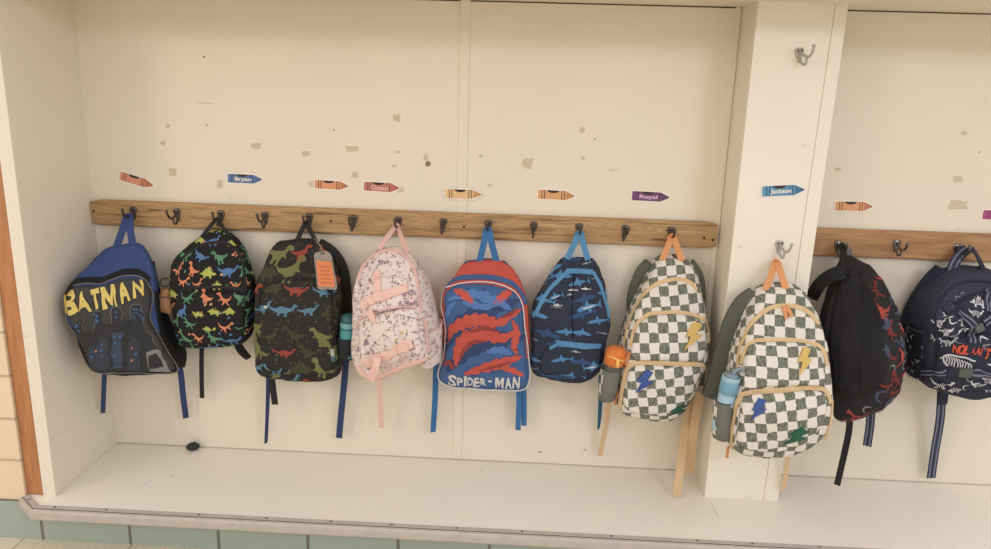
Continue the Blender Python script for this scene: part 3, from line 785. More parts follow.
# 1 blue and black bag with the yellow word
BLUE = fab('royal_blue_cloth', (58, 78, 130)); CHAR = fab('charcoal_print_cloth', (62, 62, 62), rough=.55); GREYP = mat('grey_piping', (128, 124, 110), rough=.6)
b = Bag('blue and black backpack with a yellow word, hanging in the corner by the side panel', GRP,
        [(64, 302), (70, 285), (82, 273), (96, 258), (109, 247), (125, 243.5), (138, 243.5), (147, 250), (152, 262), (156, 284), (158, 305), (162, 328), (172, 353), (178, 371), (150, 374), (100, 374), (86, 362), (76, 336), (66, 318)],
        root_at(122, 374, .082), yaw=radians(20), dtop=.035, dbot=.13, rf=.4, bulge=.006, r=.02, wr=.004, seed=1, back=.88)
mb = b.body(BLUE, mf=lambda u, v, e: BLACKF if (v < b.vb+.13 or (e > -.012 and v < b.vb+.25)) and e > -.03 else BLUE)
p = b.pad([(63, 297), (72, 286.5), (86, 283.5), (100, 284), (111, 280), (124, 276), (138, 276.5), (148, 283), (153, 296), (151, 308), (150, 318), (159, 336), (169, 354), (177, 371), (150, 373.5), (120, 373), (100, 373), (89, 367), (80, 349), (73, 331), (66, 315)], .022, .010, CHAR, 'front_panel', .004)
YEL = mat('yellow_print', (212, 188, 96), rough=.6); PN = mat('night_blue_print', (50, 56, 70), rough=.5); PK = mat('black_blue_print', (42, 44, 48), rough=.5); PB = mat('window_blue_print', (52, 98, 150), rough=.6); PT = mat('tan_print', (176, 124, 92), rough=.6); PG = mat('grey_line_print', (120, 124, 128), rough=.6); PMID = mat('slate_print', (58, 68, 88), rough=.5)
b.poly_px([(76, 322), (84, 318), (84, 330), (94, 330), (94, 312), (101, 312), (101, 324), (112, 324), (112, 308), (121, 308), (121, 320), (131, 320), (131, 306), (141, 306), (143, 322), (152, 336), (166, 362), (140, 371), (98, 371), (86, 352)], PK, p and .0012)
b.poly_px([(90, 370), (88, 346), (98, 346), (98, 338), (108, 338), (108, 370)], PN, .0016)
b.poly_px([(112, 371), (112, 332), (124, 332), (124, 371)], PMID, .0016)
b.poly_px([(128, 371), (128, 342), (134, 336), (140, 342), (142, 371)], PN, .0016)
for x, y in [(92, 351), (96, 351), (92, 357), (102, 344), (102, 350), (102, 356), (115, 337), (120, 337), (115, 343), (115, 355), (120, 349), (132, 348), (136, 354), (132, 360)]:
    b.stamp_px([(0, 0), (1, 0), (1, 1.2), (0, 1.2)], x, y, 1.9, PB if (x+y) % 3 else PT, lift=.002)
b.poly_px([(146, 352), (158, 349), (166, 362), (171, 370), (150, 371)], PG, .0016)
b.poly_px([(148, 356), (156, 353), (164, 366), (150, 369)], PK, .002)
for x, y in [(77, 326), (80, 323), (79, 331), (134, 309), (134, 313), (137, 309), (137, 313), (140, 310), (140, 315), (134, 317), (143, 318), (97, 316), (97, 321), (116, 312), (116, 317)]:
    b.stamp_px([(0, 0), (1, 0), (1, 1.2), (0, 1.2)], x, y, 2.0, PB, lift=.002)
for q in ([(84, 318), (84, 330), (94, 330), (94, 312), (101, 312)], [(112, 324), (112, 308), (121, 308), (121, 320)], [(131, 320), (131, 306), (141, 306), (143, 322), (152, 336), (166, 362)]):
    b.cord(q, .0009, PG, 'line', mb=p.mb, n=4)
for ch, x, y, a in (('B', 69.5, 303.5, 3), ('A', 83.5, 302, 4), ('T', 95.5, 300, 8), ('M', 110, 297, 10), ('A', 124, 291.5, 12), ('N', 138.5, 288, 8)):
    b.text_px(ch, x, y, (10 if ch == 'T' else 12) if ch != 'M' else 13, 17.5, YEL, a, .045 if ch != 'M' else .018)
b.done()
b.cord([(q) for q in [(63, 297), (72, 286.5), (86, 283.5), (100, 284), (111, 280), (124, 276), (138, 276.5), (148, 283), (153, 296), (151, 308), (150, 318), (159, 336), (169, 354), (177, 371), (150, 373.5), (120, 373), (100, 373), (89, 367), (80, 349), (73, 331), (66, 315)]], .0018, GREYP, 'piping', closed=True)
b.strip([(66, 295), (74, 283), (88, 280), (102, 280), (113, 276), (125, 272), (139, 272.5), (150, 280)], .012, BLACKF, 'zipper', lift=.001)
b.loop((117, 246, .03), on_hook(0), (133, 245.5, .03), .019, BLUE)
b.ribbon([(105, 368, (-.11,)), (104, 385, (-.10,)), (103, 413, (-.09,), 8)], .013, NAVYW, 'strap_tail')
b.ribbon([(176, 350, (-.06,)), (181, 375, (-.05,)), (183, 395, (-.04,), 10), (186, 418, (-.03,), 14)], .017, NAVYW, 'strap_tail')
b.ribbon([(148, 262, (-.05,)), (156, 300, (-.055,)), (168, 330, (-.06,)), (180, 352, (-.06,)), (179, 366, (-.05,))], .034, BLACKF, 'shoulder_strap', th=.008)

# 2 bright dinosaurs on black
r_ = prints([('print_orange', (214, 130, 88)), ('print_blue', (78, 118, 168)), ('print_yellow_green', (172, 178, 82)), ('print_green', (82, 136, 100)), ('print_peach', (216, 150, 110))])
b = Bag('black backpack covered in bright orange, blue and green dinosaurs', GRP,
        [(212, 232), (224, 231), (235, 237), (243, 249), (247, 268), (249, 295), (249, 320), (246, 341), (228, 346), (203, 348), (187, 347), (178, 339), (174, 320), (171, 300), (172, 272), (176, 258), (186, 248), (198, 239)],
        root_at(212, 347, .012), dtop=.05, dbot=.12, rf=.55, bulge=.012, r=.02, wr=.003, seed=2, back=.90)
b.body(BLACKF)
p = b.pad([(174, 303), (180, 294), (212, 291), (240, 293), (246, 300), (246, 322), (243, 340), (226, 343), (203, 345), (188, 344), (180, 337), (176, 320)], .014, .01, BLACKF, 'front_pocket')
D2 = [(LONGNECK, r_[1], .056, .8, 25), (BIPED, r_[0], .040, .9, 20), (PLATED, r_[2], .042, .95, 15), (BIPED, r_[3], .048, .9, 30), (LONGNECK, r_[1], .048, .8, 40), (RUNNER, r_[0], .036, .9, 20), (RUNNER, r_[3], .044, .9, 30), (PLATED, r_[2], .036, .9, 10)]
scatter(b, D2, .047, 21, ext=.06, jit=.35)
scatter(b, [(circ(7), m, .0032, 1.4, 90) for m in r_], .043, 22, ext=.06, jit=1.2)
b.done()
b.strip([(178, 301), (183, 289.5), (212, 287), (239, 289), (246, 296)], .008, BLACKW, 'pocket_zipper', lift=.001)
b.strip([(177, 270), (184, 257), (198, 247), (212, 243), (226, 243), (236, 250), (243, 266), (246, 290)], .008, BLACKW, 'main_zipper', lift=.001)
b.loop((201, 238, .045), on_hook(2), (231, 238, .045), .010, BLACKW)
b.ribbon([(202, 340, .05), (201.5, 365, .035), (202, 398, .02)], .0135, BLACKW, 'strap_tail')
b.ribbon([(236, 340, .05), (241, 350, .045, 15), (249, 358.5, .04, -20)], .024, BLACKF, 'strap_tail')
B2 = b
# charm hanging at its side
TAN = fab('tan_charm_felt', (206, 150, 104)); RINGG = mat('green_ring_plastic', (74, 88, 66), rough=.5); VIO = fab('mauve_band', (140, 104, 112))
t = thing('bag_charm', 'tan felt bag charm on a dark green ring between the first two bags', 'bag charm', tuple(onY(165, 312, -.095)))
def W2L(t, x, y, Y): return onY(x, y, Y)-Vector(t.location)
mb = MB(); P = [W2L(t, *q, -.095) for q in ((163, 289), (169.5, 289), (171.5, 298), (171.5, 313.5), (165, 313), (156, 310.5), (154, 307), (158, 298))]
c_ = sum(P, Vector())/len(P); PP = cr_closed(P, 4)
rings = [[Vector((c_.x+(q.x-c_.x)*k, d, c_.z+(q.z-c_.z)*k)) for q in PP] for k, d in ((.3, .008), (.9, .007), (1, 0), (.9, -.007), (.3, -.009))]
mb.rings(rings, TAN); mb.build('charm_body', t)
mb = MB(); mb.tube(cr_open([W2L(t, *q, -.104) for q in ((157.5, 298.5), (165, 297.2), (171.5, 298.6))], 5), .0022, VIO); mb.build('charm_band', t)
mb = MB(); c0 = W2L(t, 165, 282.5, -.095); mb.tube([c0+Vector((.0145*cos(a), .004*sin(a), .0115*sin(a))) for a in [2*pi*k/24 for k in range(25)]], .0021, RINGG); mb.build('ring', t)

# 3 dark dinosaurs with tag and bottle
q_ = prints([('dull_green_print', (112, 116, 66)), ('dull_blue_print', (82, 124, 146)), ('brick_print', (150, 64, 50)), ('dark_olive_print', (62, 66, 44)), ('star_print', (120, 74, 66)), ('star_blue_print', (96, 104, 112))])
CH3 = fab('soft_black_cloth', (48, 46, 44))
b = Bag('charcoal black backpack with dull green, red and blue dinosaurs and an orange tag', GRP,
        [(277, 243), (292, 240), (308, 239.5), (320, 245), (330, 256), (336, 272), (338, 300), (338, 345), (339, 371), (331, 379), (298, 381), (269, 377), (258, 371), (255.5, 352), (255, 310), (257, 284), (266, 264), (271, 251)],
        root_at(298, 380, .012), dtop=.06, dbot=.14, rf=.55, bulge=.010, r=.022, wr=.003, seed=3, back=.90)
b.body(CH3)
p = b.pad([(259, 300), (264, 287), (285, 279), (312, 280), (328, 288), (334, 302), (335, 340), (334, 366), (325, 374), (298, 376), (272, 373), (262, 368), (259, 345)], .016, .012, CH3, 'front_pocket')
D3 = [(BIPED, q_[0], .078, .95, 25), (LONGNECK, q_[1], .07, .6, 12), (LONGNECK, q_[2], .075, .6, 12), (BIPED, q_[2], .066, .75, 15), (RUNNER, q_[1], .062, .9, 15), (BIPED, q_[0], .07, .9, 20), (PLATED, q_[3], .07, .9, 8), (BIPED, q_[3], .066, .8, 10)]
scatter(b, D3, .066, 31, ext=.05, jit=.3)
STAR = [(.5, 1), (.57, .57), (1, .5), (.57, .43), (.5, 0), (.43, .43), (0, .5), (.43, .57)]
scatter(b, [(STAR, q_[4], .009, 1.2, 20), (STAR, q_[5], .009, 1.2, 20), (STAR, q_[4], .007, 1.2, 20)], .026, 32, ext=.04, jit=.8)
LAB = mat('pale_label', (190, 190, 180), rough=.6); LABT = mat('teal_label', (84, 128, 140), rough=.6)
b.poly_px([(330.5, 349), (334, 348.5), (334.5, 355.5), (331, 356)], LAB, .002); b.poly_px([(331, 356), (334.5, 355.5), (335, 361), (331.5, 361.5)], LABT, .002)
b.poly_px([(284, 371), (290, 371), (290, 374), (284, 374)], q_[0], .002)
b.done()
b.strip([(259, 306), (262, 291), (280, 281), (300, 277), (320, 282), (334, 296)], .007, BLACKW, 'pocket_zipper', lift=.001)
b.buckle(266, 307, .010, .007, LAB, 'zip_pull', th=.004)
b.loop((297, 241, .055), on_hook(4), (316, 242, .055), .013, BLACKW)
b.ribbon([(268, 372, .06), (268, 392, .045, 30), (267, 420, .03, 55), (266, 443, .02, 60)], .012, NAVYW, 'strap_tail')
b.ribbon([(271, 372, .07), (273, 388, .06), (275, 404.5, .055)], .019, BLACKW, 'strap_tail')
b.ribbon([(346, 360, .045), (344, 385, .035), (341, 415, .025), (339, 438, .02)], .019, NAVYW, 'strap_tail')
b.ribbon([(318, 244, .035), (331, 252, .03), (341, 267, .025), (345, 290, .02), (346, 318, .02)], .034, CH3, 'shoulder_strap', th=.012)
B3 = b
# its netting pocket and bottle
bl = b.L(346.8, 338, .122)
mb = MB(); rings = []
for z, rr_ in ((-.062, .016), (-.058, .022), (-.02, .0258), (.002, .0265), (.004, .0258), (-.02, .0252)):
    rings.append([Vector((bl.x+rr_*cos(a), bl.y+rr_*1.05*sin(a), bl.z+z)) for a in [2*pi*k/20 for k in range(20)]])
mb.rings(rings, MESHB, cap1=False); mb.build('side_pocket', b.root)
TEALB = mat('teal_bottle', (72, 150, 156), rough=.35); TEALL = mat('pale_teal_bottle', (104, 170, 172), rough=.35); TEALD = mat('dark_teal_bottle', (52, 96, 104), rough=.4)
wl = b.O+b.Rw @ bl
bottle('teal water bottle in the side pocket of the dark dinosaur bag', (wl.x, wl.y, wl.z-.058), [
    ('bottle_body', TEALB, [(.002, 0), (.0215, .001), (.0235, .006), (.0235, .085), (.0225, .088)]),
    ('dark_band', TEALD, [(.0225, .0865), (.0242, .087), (.0242, .090), (.0225, .0905)]),
    ('bottle_collar', TEALL, [(.0225, .0895), (.0236, .091), (.0234, .104), (.022, .106)]),
    ('lid', TEALD, [(.022, .1055), (.0232, .106), (.0222, .117), (.016, .126), (.007, .129), (.001, .1295)])], (0, .06))
# luggage tag
CLEAR = mat('clear_vinyl', (190, 184, 172), rough=.2, alpha=.38); ORP = mat('orange_card', (222, 128, 78), rough=.6); ORD = mat('orange_card_print', (190, 96, 60), rough=.6)
u, v, _ = 0, 0, 0
Yt = -.155
def tagpt(t, x, y, d=0): return onY(x, y, Yt-d)-Vector(t.location)
t = thing('luggage_tag', 'clear luggage tag with an orange card hanging on the dark dinosaur bag', 'luggage tag', tuple(onY(324, 254, Yt)))
mb = MB(); P = cr_closed([tagpt(t, *q) for q in ((314, 255), (318, 252), (323, 250.5), (328, 252), (331.5, 256), (334.5, 272), (337, 288.5), (328, 289), (318, 288.5), (316, 272))], 3)
cc = sum(P, Vector())/len(P)
mb.rings([[q+Vector((0, .001, 0)) for q in P], [q-Vector((0, .001, 0)) for q in P]], CLEAR); mb.build('sleeve', t, smooth=False)
mb = MB(); Q = [tagpt(t, *q, .0014) for q in ((316, 260), (331.5, 262), (335.3, 287), (318.5, 286.5))]
mb.rings([Q, [q-Vector((0, .0008, 0)) for q in Q]], ORP)
for k in range(5):
    y = 266+k*4; A = [tagpt(t, *q, .0026) for q in ((319.5+k*.5, y), (329.5+k*.55, y+.7), (329.6+k*.55, y+1.6), (319.6+k*.5, y+.9))]
    mb.face([mb.add(a) for a in A], ORD, True)
mb.build('card', t, smooth=False)
mb = MB(); mb.tube(cr_open([tagpt(t, 322.5, 253, .0), tagpt(t, 321, 248, .002), tagpt(t, 318, 243, -.04), tagpt(t, 314.5, 238, -.088)], 5), .0012, mat('tag_cord', (150, 146, 120), rough=.7)); mb.build('cord', t)
mb = MB(); mb.tube([tagpt(t, 322.5, 252.8, .0015)+Vector((.004*cos(a), 0, .004*sin(a))) for a in [2*pi*k/14 for k in range(15)]], .0012, mat('tag_eyelet', (84, 74, 66), rough=.5)); mb.build('eyelet', t)

# 4 pink floral
PINKC = fab('floral_white_cloth', (226, 210, 202)); PINK = fab('pink_webbing', (234, 192, 178), rough=.7); PINKD = fab('dusty_pink_trim', (226, 182, 174), rough=.7)
f_ = prints([('mauve_print', (178, 150, 162)), ('plum_print', (152, 126, 142)), ('leaf_print', (116, 120, 112)), ('rose_print', (216, 150, 152)), ('ochre_print', (208, 178, 118)), ('grey_blue_print', (128, 132, 140))])
b = Bag('pale pink floral backpack with pink straps and buckles', GRP,
        [(374, 253), (385, 248), (398, 249), (409, 256), (417, 269), (421, 290), (424, 315), (427, 345), (428, 359), (412, 366), (394, 373), (376, 380), (366, 378), (358, 368), (353, 350), (353.5, 330), (354, 310), (355, 290), (359, 275), (365, 262)],
        root_at(392, 374, .05), yaw=radians(-20), dtop=.08, dbot=.15, rf=.6, bulge=.012, r=.022, wr=.004, seed=4, back=.85)
b.body(PINKC, mf=lambda u, v, e: PINKD if e > .045 and v < b.vb+.05 else PINKC)
p1 = b.pad([(360, 308), (362, 291), (368, 281), (380, 276), (394, 275), (407, 279), (414, 290), (416, 302), (400, 307), (380, 312)], .012, .01, PINKC, 'upper_pocket')
p2 = b.pad([(357, 330), (361, 321), (380, 313), (400, 308), (416, 309), (420, 318), (422, 340), (423, 354), (410, 358), (390, 366), (374, 371), (364, 369), (358, 355)], .018, .012, PINKC, 'front_pocket')
def sprig(b, n, seed):
    r = random.Random(seed); c = b.rad.c
    for k in range(n):
        a = r.random()*2*pi; R = b.rad.r(a)+.07; rho = R*sqrt(r.random()); u, v = c[0]+rho*cos(a), c[1]+rho*sin(a)
        kind = r.random()
        if kind < .62: b.stamp(circ(5, 1, .3), u, v, .0024+.0026*r.random(), r.choice([f_[2], f_[5], f_[2], f_[1]]), ang=r.random()*180)
        elif kind < .88: b.stamp(circ(6), u, v, .0016+.0018*r.random(), r.choice(f_[:2]+[f_[3], f_[0]]), ang=0)
        else: b.stamp(circ(6), u, v, .0022, r.choice([f_[4], f_[3]]))
sprig(b, 1500, 5)
r = random.Random(11)
for x, y in ((368, 262), (380, 262), (390, 258), (366, 285), (410, 296), (410, 305), (364, 345), (372, 348), (412, 348), (406, 345), (402, 300)):
    for k in range(6):
        b.stamp_px(circ(8), x+r.uniform(-8, 8), y+r.uniform(-6, 6), 1.0+r.random()*.5, f_[k % 2], sy=1.15)
for x, y in ((402, 333), (396, 340), (404, 341)): b.stamp_px(circ(8), x, y, 1.6, f_[4])
b.done()
b.strip([(358, 280), (364, 264), (374, 255), (386, 250.5), (398, 251.5), (408, 259), (415, 271), (419, 292), (421, 310)], .011, PINKD, 'main_zipper', lift=.0005)
b.cord([(357, 328), (361, 319), (380, 311.5), (400, 307), (416, 308)], .003, PINKD, 'pocket_piping')
b.strip([(424, 318), (426, 335), (427.5, 352)], .012, PINKD, 'side_trim', lift=.001)
b.strip([(357, 366), (367, 377), (376, 378.5), (394, 371.5), (412, 364.5), (427, 358)], .018, PINK, 'base_trim', lift=.0005)
b.strip([(376, 272), (377, 281), (378.5, 294)], .020, PINK, 'vertical_strap', lift=.002)
b.strip([(364, 303), (372, 300), (384, 296), (396, 292), (408, 288)], .020, PINK, 'upper_buckle_strap', lift=.0035)
b.buckle(379.5, 297, .034, .026, PINK, 'upper_buckle', 15, .004); b.buckle(365, 305, .018, .026, PINK, 'strap_end', 60, .004)
b.strip([(366, 361), (378, 358), (392, 352), (402, 348), (413, 344.5)], .020, PINK, 'lower_buckle_strap', lift=.003)
b.buckle(377, 358, .03, .026, PINK, 'lower_buckle', 15, .004); b.buckle(404, 347, .03, .024, PINK, 'lower_clip', 18, .004)
b.ribbon([(377, 357, .19), (376, 366, .196), (373, 374, .192), (371.5, 381, .185)], .021, PINK, 'strap_end', th=.003)
b.ribbon([(369, 310, .17), (372, 318, .176), (374, 324, .172)], .018, PINK, 'strap_end', th=.003)
b.loop((379, 249, .075), on_hook(6), (408, 252, .06), .016, PINKD)
b.ribbon([(379, 374, .05), (380, 395, .03), (381.5, 428, .005)], .017, PINK, 'strap_tail')
FLW = PINKC
sp = b.L(435.5, 345, .06); mb = MB(); rings = []
for z, k in ((-.055, .7), (-.05, .95), (-.02, 1.0), (.02, 1.0), (.052, .98)):
    rings.append([Vector((sp.x-.014+.026*k*cos(a), sp.y+.045*k*sin(a), sp.z+z+.006*sin(a))) for a in [2*pi*k2/20 for k2 in range(20)]])
mb.rings(rings, FLW)
mb.tube([q*1+Vector((0, 0, .001)) for q in rings[-1]]+[rings[-1][0]], .003, PINKD, n=6)
r = random.Random(5)
for k in range(46):
    a = r.random()*2*pi; z = r.uniform(-.045, .045); c = Vector((sp.x-.014+.0265*cos(a), sp.y+.0458*sin(a), sp.z+z)); m = r.choice([f_[0], f_[1], f_[2], f_[5]])
    tt = Vector((-.026*sin(a), .045*cos(a), 0)).normalized()*.0028; mb.face([mb.add(c+tt*sx+Vector((0, 0, .0028*sz))) for sx, sz in ((-1, -.5), (0, -1), (1, -.5), (1, .5), (0, 1), (-1, .5))], m, True)
mb.build('side_pocket', b.root)

# 5 red and blue
RED = fab('red_cloth', (200, 82, 68)); BL5 = fab('blue_print_cloth', (62, 96, 146), rough=.55); BL5W = fab('bright_blue_webbing', (58, 112, 168)); WPIP = mat('white_piping', (222, 220, 218), rough=.5)
b = Bag('red and blue backpack with white piping and a silver hyphenated word', GRP,
        [(464, 262), (474, 260), (486, 259), (500, 260), (509, 264), (517, 273), (523, 288), (527, 305), (529, 330), (530, 365), (529, 384), (521, 390.5), (496, 390), (470, 388.5), (453, 387.5), (441, 382), (438, 373), (442, 357), (443, 334), (441, 315), (442, 300), (446, 288), (454, 276)],
        root_at(485, 390, .012), dtop=.05, dbot=.125, rf=.3, bulge=.005, r=.018, wr=.003, seed=5, back=.89, gus=.0)
b.body(RED, mf=lambda u, v, e: BL5 if e > -.03 and v < b.vb+.10 else RED)
OUT5 = [(444, 291), (452, 286), (469, 282.5), (489, 282.5), (505, 286.5), (517, 294.5), (522.5, 306), (525, 330), (528, 357), (528.5, 382), (521, 390), (496, 389.5), (470, 388), (453, 387), (440.5, 381), (438.5, 373), (443.5, 357), (446, 334), (443.5, 315), (441.5, 301)]
p = b.pad(OUT5, .018, .008, BL5, 'front_panel', .006)
SR = mat('red_print', (194, 76, 62), rough=.55); SRD = mat('deep_red_print', (146, 56, 52), rough=.55); SB = mat('mid_blue_print', (74, 116, 180), rough=.5); SBD = mat('deep_blue_print', (44, 64, 108), rough=.55); SIL = mat('silver_print', (196, 194, 192), rough=.5)
# plain loose swooshes of red and two blues fill the panel
def swoosh(pts, wid, m, lift):
    P = cr_open([(x, y, 0) for x, y in pts], 6); N = len(P)-1; A = []; B = []
    for i, q in enumerate(P):
        t = (P[min(i+1, N)]-P[max(i-1, 0)]).normalized(); k = wid*sin(pi*(i+.4)/(N+.8))**.8*(1+.25*sin(i*2.1))
        A.append((q.x-t.y*k, q.y+t.x*k)); B.append((q.x+t.y*k, q.y-t.x*k))
    b.poly_px(A+B[::-1], m, lift)
for pts, wid, m, l in (([(444, 350), (460, 326), (484, 312), (520, 300)], 9, SBD, .0010), ([(446, 372), (470, 350), (500, 340), (526, 336)], 8, SBD, .0010),
                       ([(448, 300), (470, 294), (494, 300), (512, 310)], 5, SB, .0014), ([(462, 302), (484, 306), (506, 300)], 4, SB, .0018),
                       ([(454, 290), (464, 295), (474, 304)], 4, SR, .0018), ([(494, 304), (504, 296), (512, 291)], 4, SR, .0018),
                       ([(446, 344), (452, 330), (466, 322), (482, 320), (500, 322), (522, 308)], 6.5, SR, .0016), ([(456, 366), (458, 352), (466, 338), (484, 334), (502, 338), (518, 330)], 7, SR, .0017),
                       ([(470, 332), (484, 328), (500, 332)], 2.2, SRD, .0021), ([(460, 360), (464, 350), (474, 342), (488, 341)], 2.4, SRD, .0021), ([(500, 318), (510, 314), (518, 308)], 1.8, SRD, .0021),
                       ([(512, 320), (517, 332), (514, 346), (518, 354)], 3.4, SR, .0018), ([(464, 374), (484, 368), (504, 362), (522, 356)], 5, SR, .0018), ([(500, 368), (512, 370), (524, 376)], 3, SR, .0018),
                       ([(480, 370), (498, 366), (512, 361)], 1.5, SRD, .0022), ([(486, 352), (500, 350), (512, 354)], 4, SB, .0015), ([(446, 320), (450, 308), (456, 302)], 2.5, SB, .0015), ([(444, 366), (449, 362), (454, 370)], 2.4, SRD, .0016)):
    swoosh(pts, wid, m, l)
for q in ([(446, 352), (454, 330), (470, 316)], [(514, 296), (519, 314), (518, 334)], [(466, 288), (480, 292), (500, 288)], [(472, 376), (490, 372), (510, 372)]): b.cord(q, .0008, SBD, 'line', mb=p.mb, n=4)
for ch, x, y, w, h, a in (('S', 452.5, 381, 7.5, 11, -3), ('P', 459.8, 381.6, 6.3, 10, 2), ('I', 465.3, 382, 2.6, 10, 0), ('D', 470.2, 382, 6, 10, 0), ('E', 476.8, 382, 5.6, 10, 0), ('R', 483.2, 382, 6, 10, 0), ('-', 489.8, 381, 4.5, 2.4, 0), ('M', 499.3, 382.3, 8.5, 11, 0), ('A', 508.4, 382.3, 7.2, 11, 0), ('N', 516.3, 382.6, 7, 11.5, -3)):
    b.text_px(ch, x, y, w, h, SIL, a, .04 if ch != 'M' else .012)
b.done()
b.cord(OUT5, .0022, WPIP, 'piping', closed=True)
b.strip([(443, 288), (452, 281.5), (469, 277.5), (489, 277.5), (507, 281.5), (520, 291), (526, 304)], .011, BL5, 'zipper', lift=.001)
b.cord([(464, 264), (474, 260), (486, 259), (500, 260), (508, 264)], .0022, BL5, 'top_piping')
b.loop((479, 263, .05), on_hook(8), (497, 263, .05), .018, BL5W)
b.ribbon([(438, 345, .06), (436, 370, .05), (435, 400, .035, 10), (433, 432, .02, 30)], .017, BL5W, 'strap_tail')
b.ribbon([(518, 380, .05), (519, 400, .04), (518, 430, .03)], .016, BL5W, 'strap_tail')
b.ribbon([(523, 380, .045), (524, 400, .034), (524, 425.5, .025)], .016, BL5W, 'strap_tail')
b.ribbon([(440, 318, .075), (437, 330, .07), (438, 345, .06)], .014, BL5W, 'side_strap')

# 6 navy sharks
s_ = prints([('shark_blue_print', (72, 128, 178)), ('shark_pale_print', (150, 170, 186)), ('shark_deep_print', (50, 78, 122)), ('shark_grey_print', (118, 128, 142))]); SW = mat('shark_white_print', (206, 206, 206), rough=.7)
NAV = fab('navy_cloth', (50, 54, 70)); TUR = fab('turquoise_trim', (80, 138, 182), rough=.7)
b = Bag('navy backpack printed with blue sharks and turquoise trim', GRP,
        [(561, 259), (567, 257), (580, 258), (594, 261), (602, 275), (607, 295), (610.5, 318), (608, 340), (603, 360), (597, 373), (589, 379.5), (574, 382.5), (551, 379), (537, 376), (531.5, 368), (531, 350), (531, 325), (532, 310), (539, 292), (549, 274)],
        root_at(571, 381, .012), dtop=.05, dbot=.12, rf=.5, bulge=.012, r=.02, wr=.007, wf=16, seed=6, back=.90, gus=.0)
b.body(NAV)
p = b.pad([(549, 347), (560, 344.5), (580, 346), (600, 348), (603, 356), (598, 369), (588, 376), (573, 378.5), (552, 375.5), (541, 371), (541, 356)], .012, .01, NAV, 'front_pocket')
scatter(b, [(SHARK, s_[2], .085, .6, 15), (SHARK, s_[3], .03, .6, 15), (SHARK, s_[0], .07, .6, 15), (SHARK, s_[1], .022, .6, 15)], .056, 61, ext=.06, jit=.6)
for x, y, sz, fl, a in ((589, 306, 25, False, 12), (592, 366, 22, True, 10), (549, 268, 14, True, 30), (556, 296, 16, False, 20)):
    b.stamp_px(SHARK, x, y, sz, s_[0], flip=fl, sy=.8, ang=a, lift=.0016); b.stamp_px(BELLY, x, y+1.2, sz*.8, SW, flip=fl, sy=.8, ang=a, lift=.0021)
for x, y in ((573, 290), (586, 289), (558, 305)): b.stamp_px(SHARK, x, y, 10, SW, sy=.5, lift=.002)
b.done()
b.strip([(566, 271.5), (575, 271), (584, 271.5), (593, 272)], .013, TUR, 'top_trim', lift=.001)
b.strip([(567, 272), (558, 281), (549, 290), (541, 303), (535, 315)], .010, TUR, 'side_trim', lift=.001)
b.strip([(593, 272), (600, 284), (605, 300), (609, 318)], .010, TUR, 'side_trim', lift=.001)
b.strip([(556, 342), (570, 344), (585, 345), (601, 346)], .012, TUR, 'pocket_zipper', lift=.0015)
b.buckle(553.5, 346, .026, .009, TUR, 'zip_pull', 35, .002)
b.loop((567, 259, .05), on_hook(10), (588, 260, .05), .017, TUR)
b.ribbon([(601, 375, .05), (600.5, 398, .035, 20), (599.5, 418, .025, 40), (598.5, 429, .02, 60)], .013, fab('turquoise_dark_webbing', (48, 106, 140)), 'strap_tail')
b.strip([(574, 274), (573, 290), (572, 312), (573, 338)], .003, fab('navy_fold', (26, 31, 48)), 'centre_seam', lift=.0005)

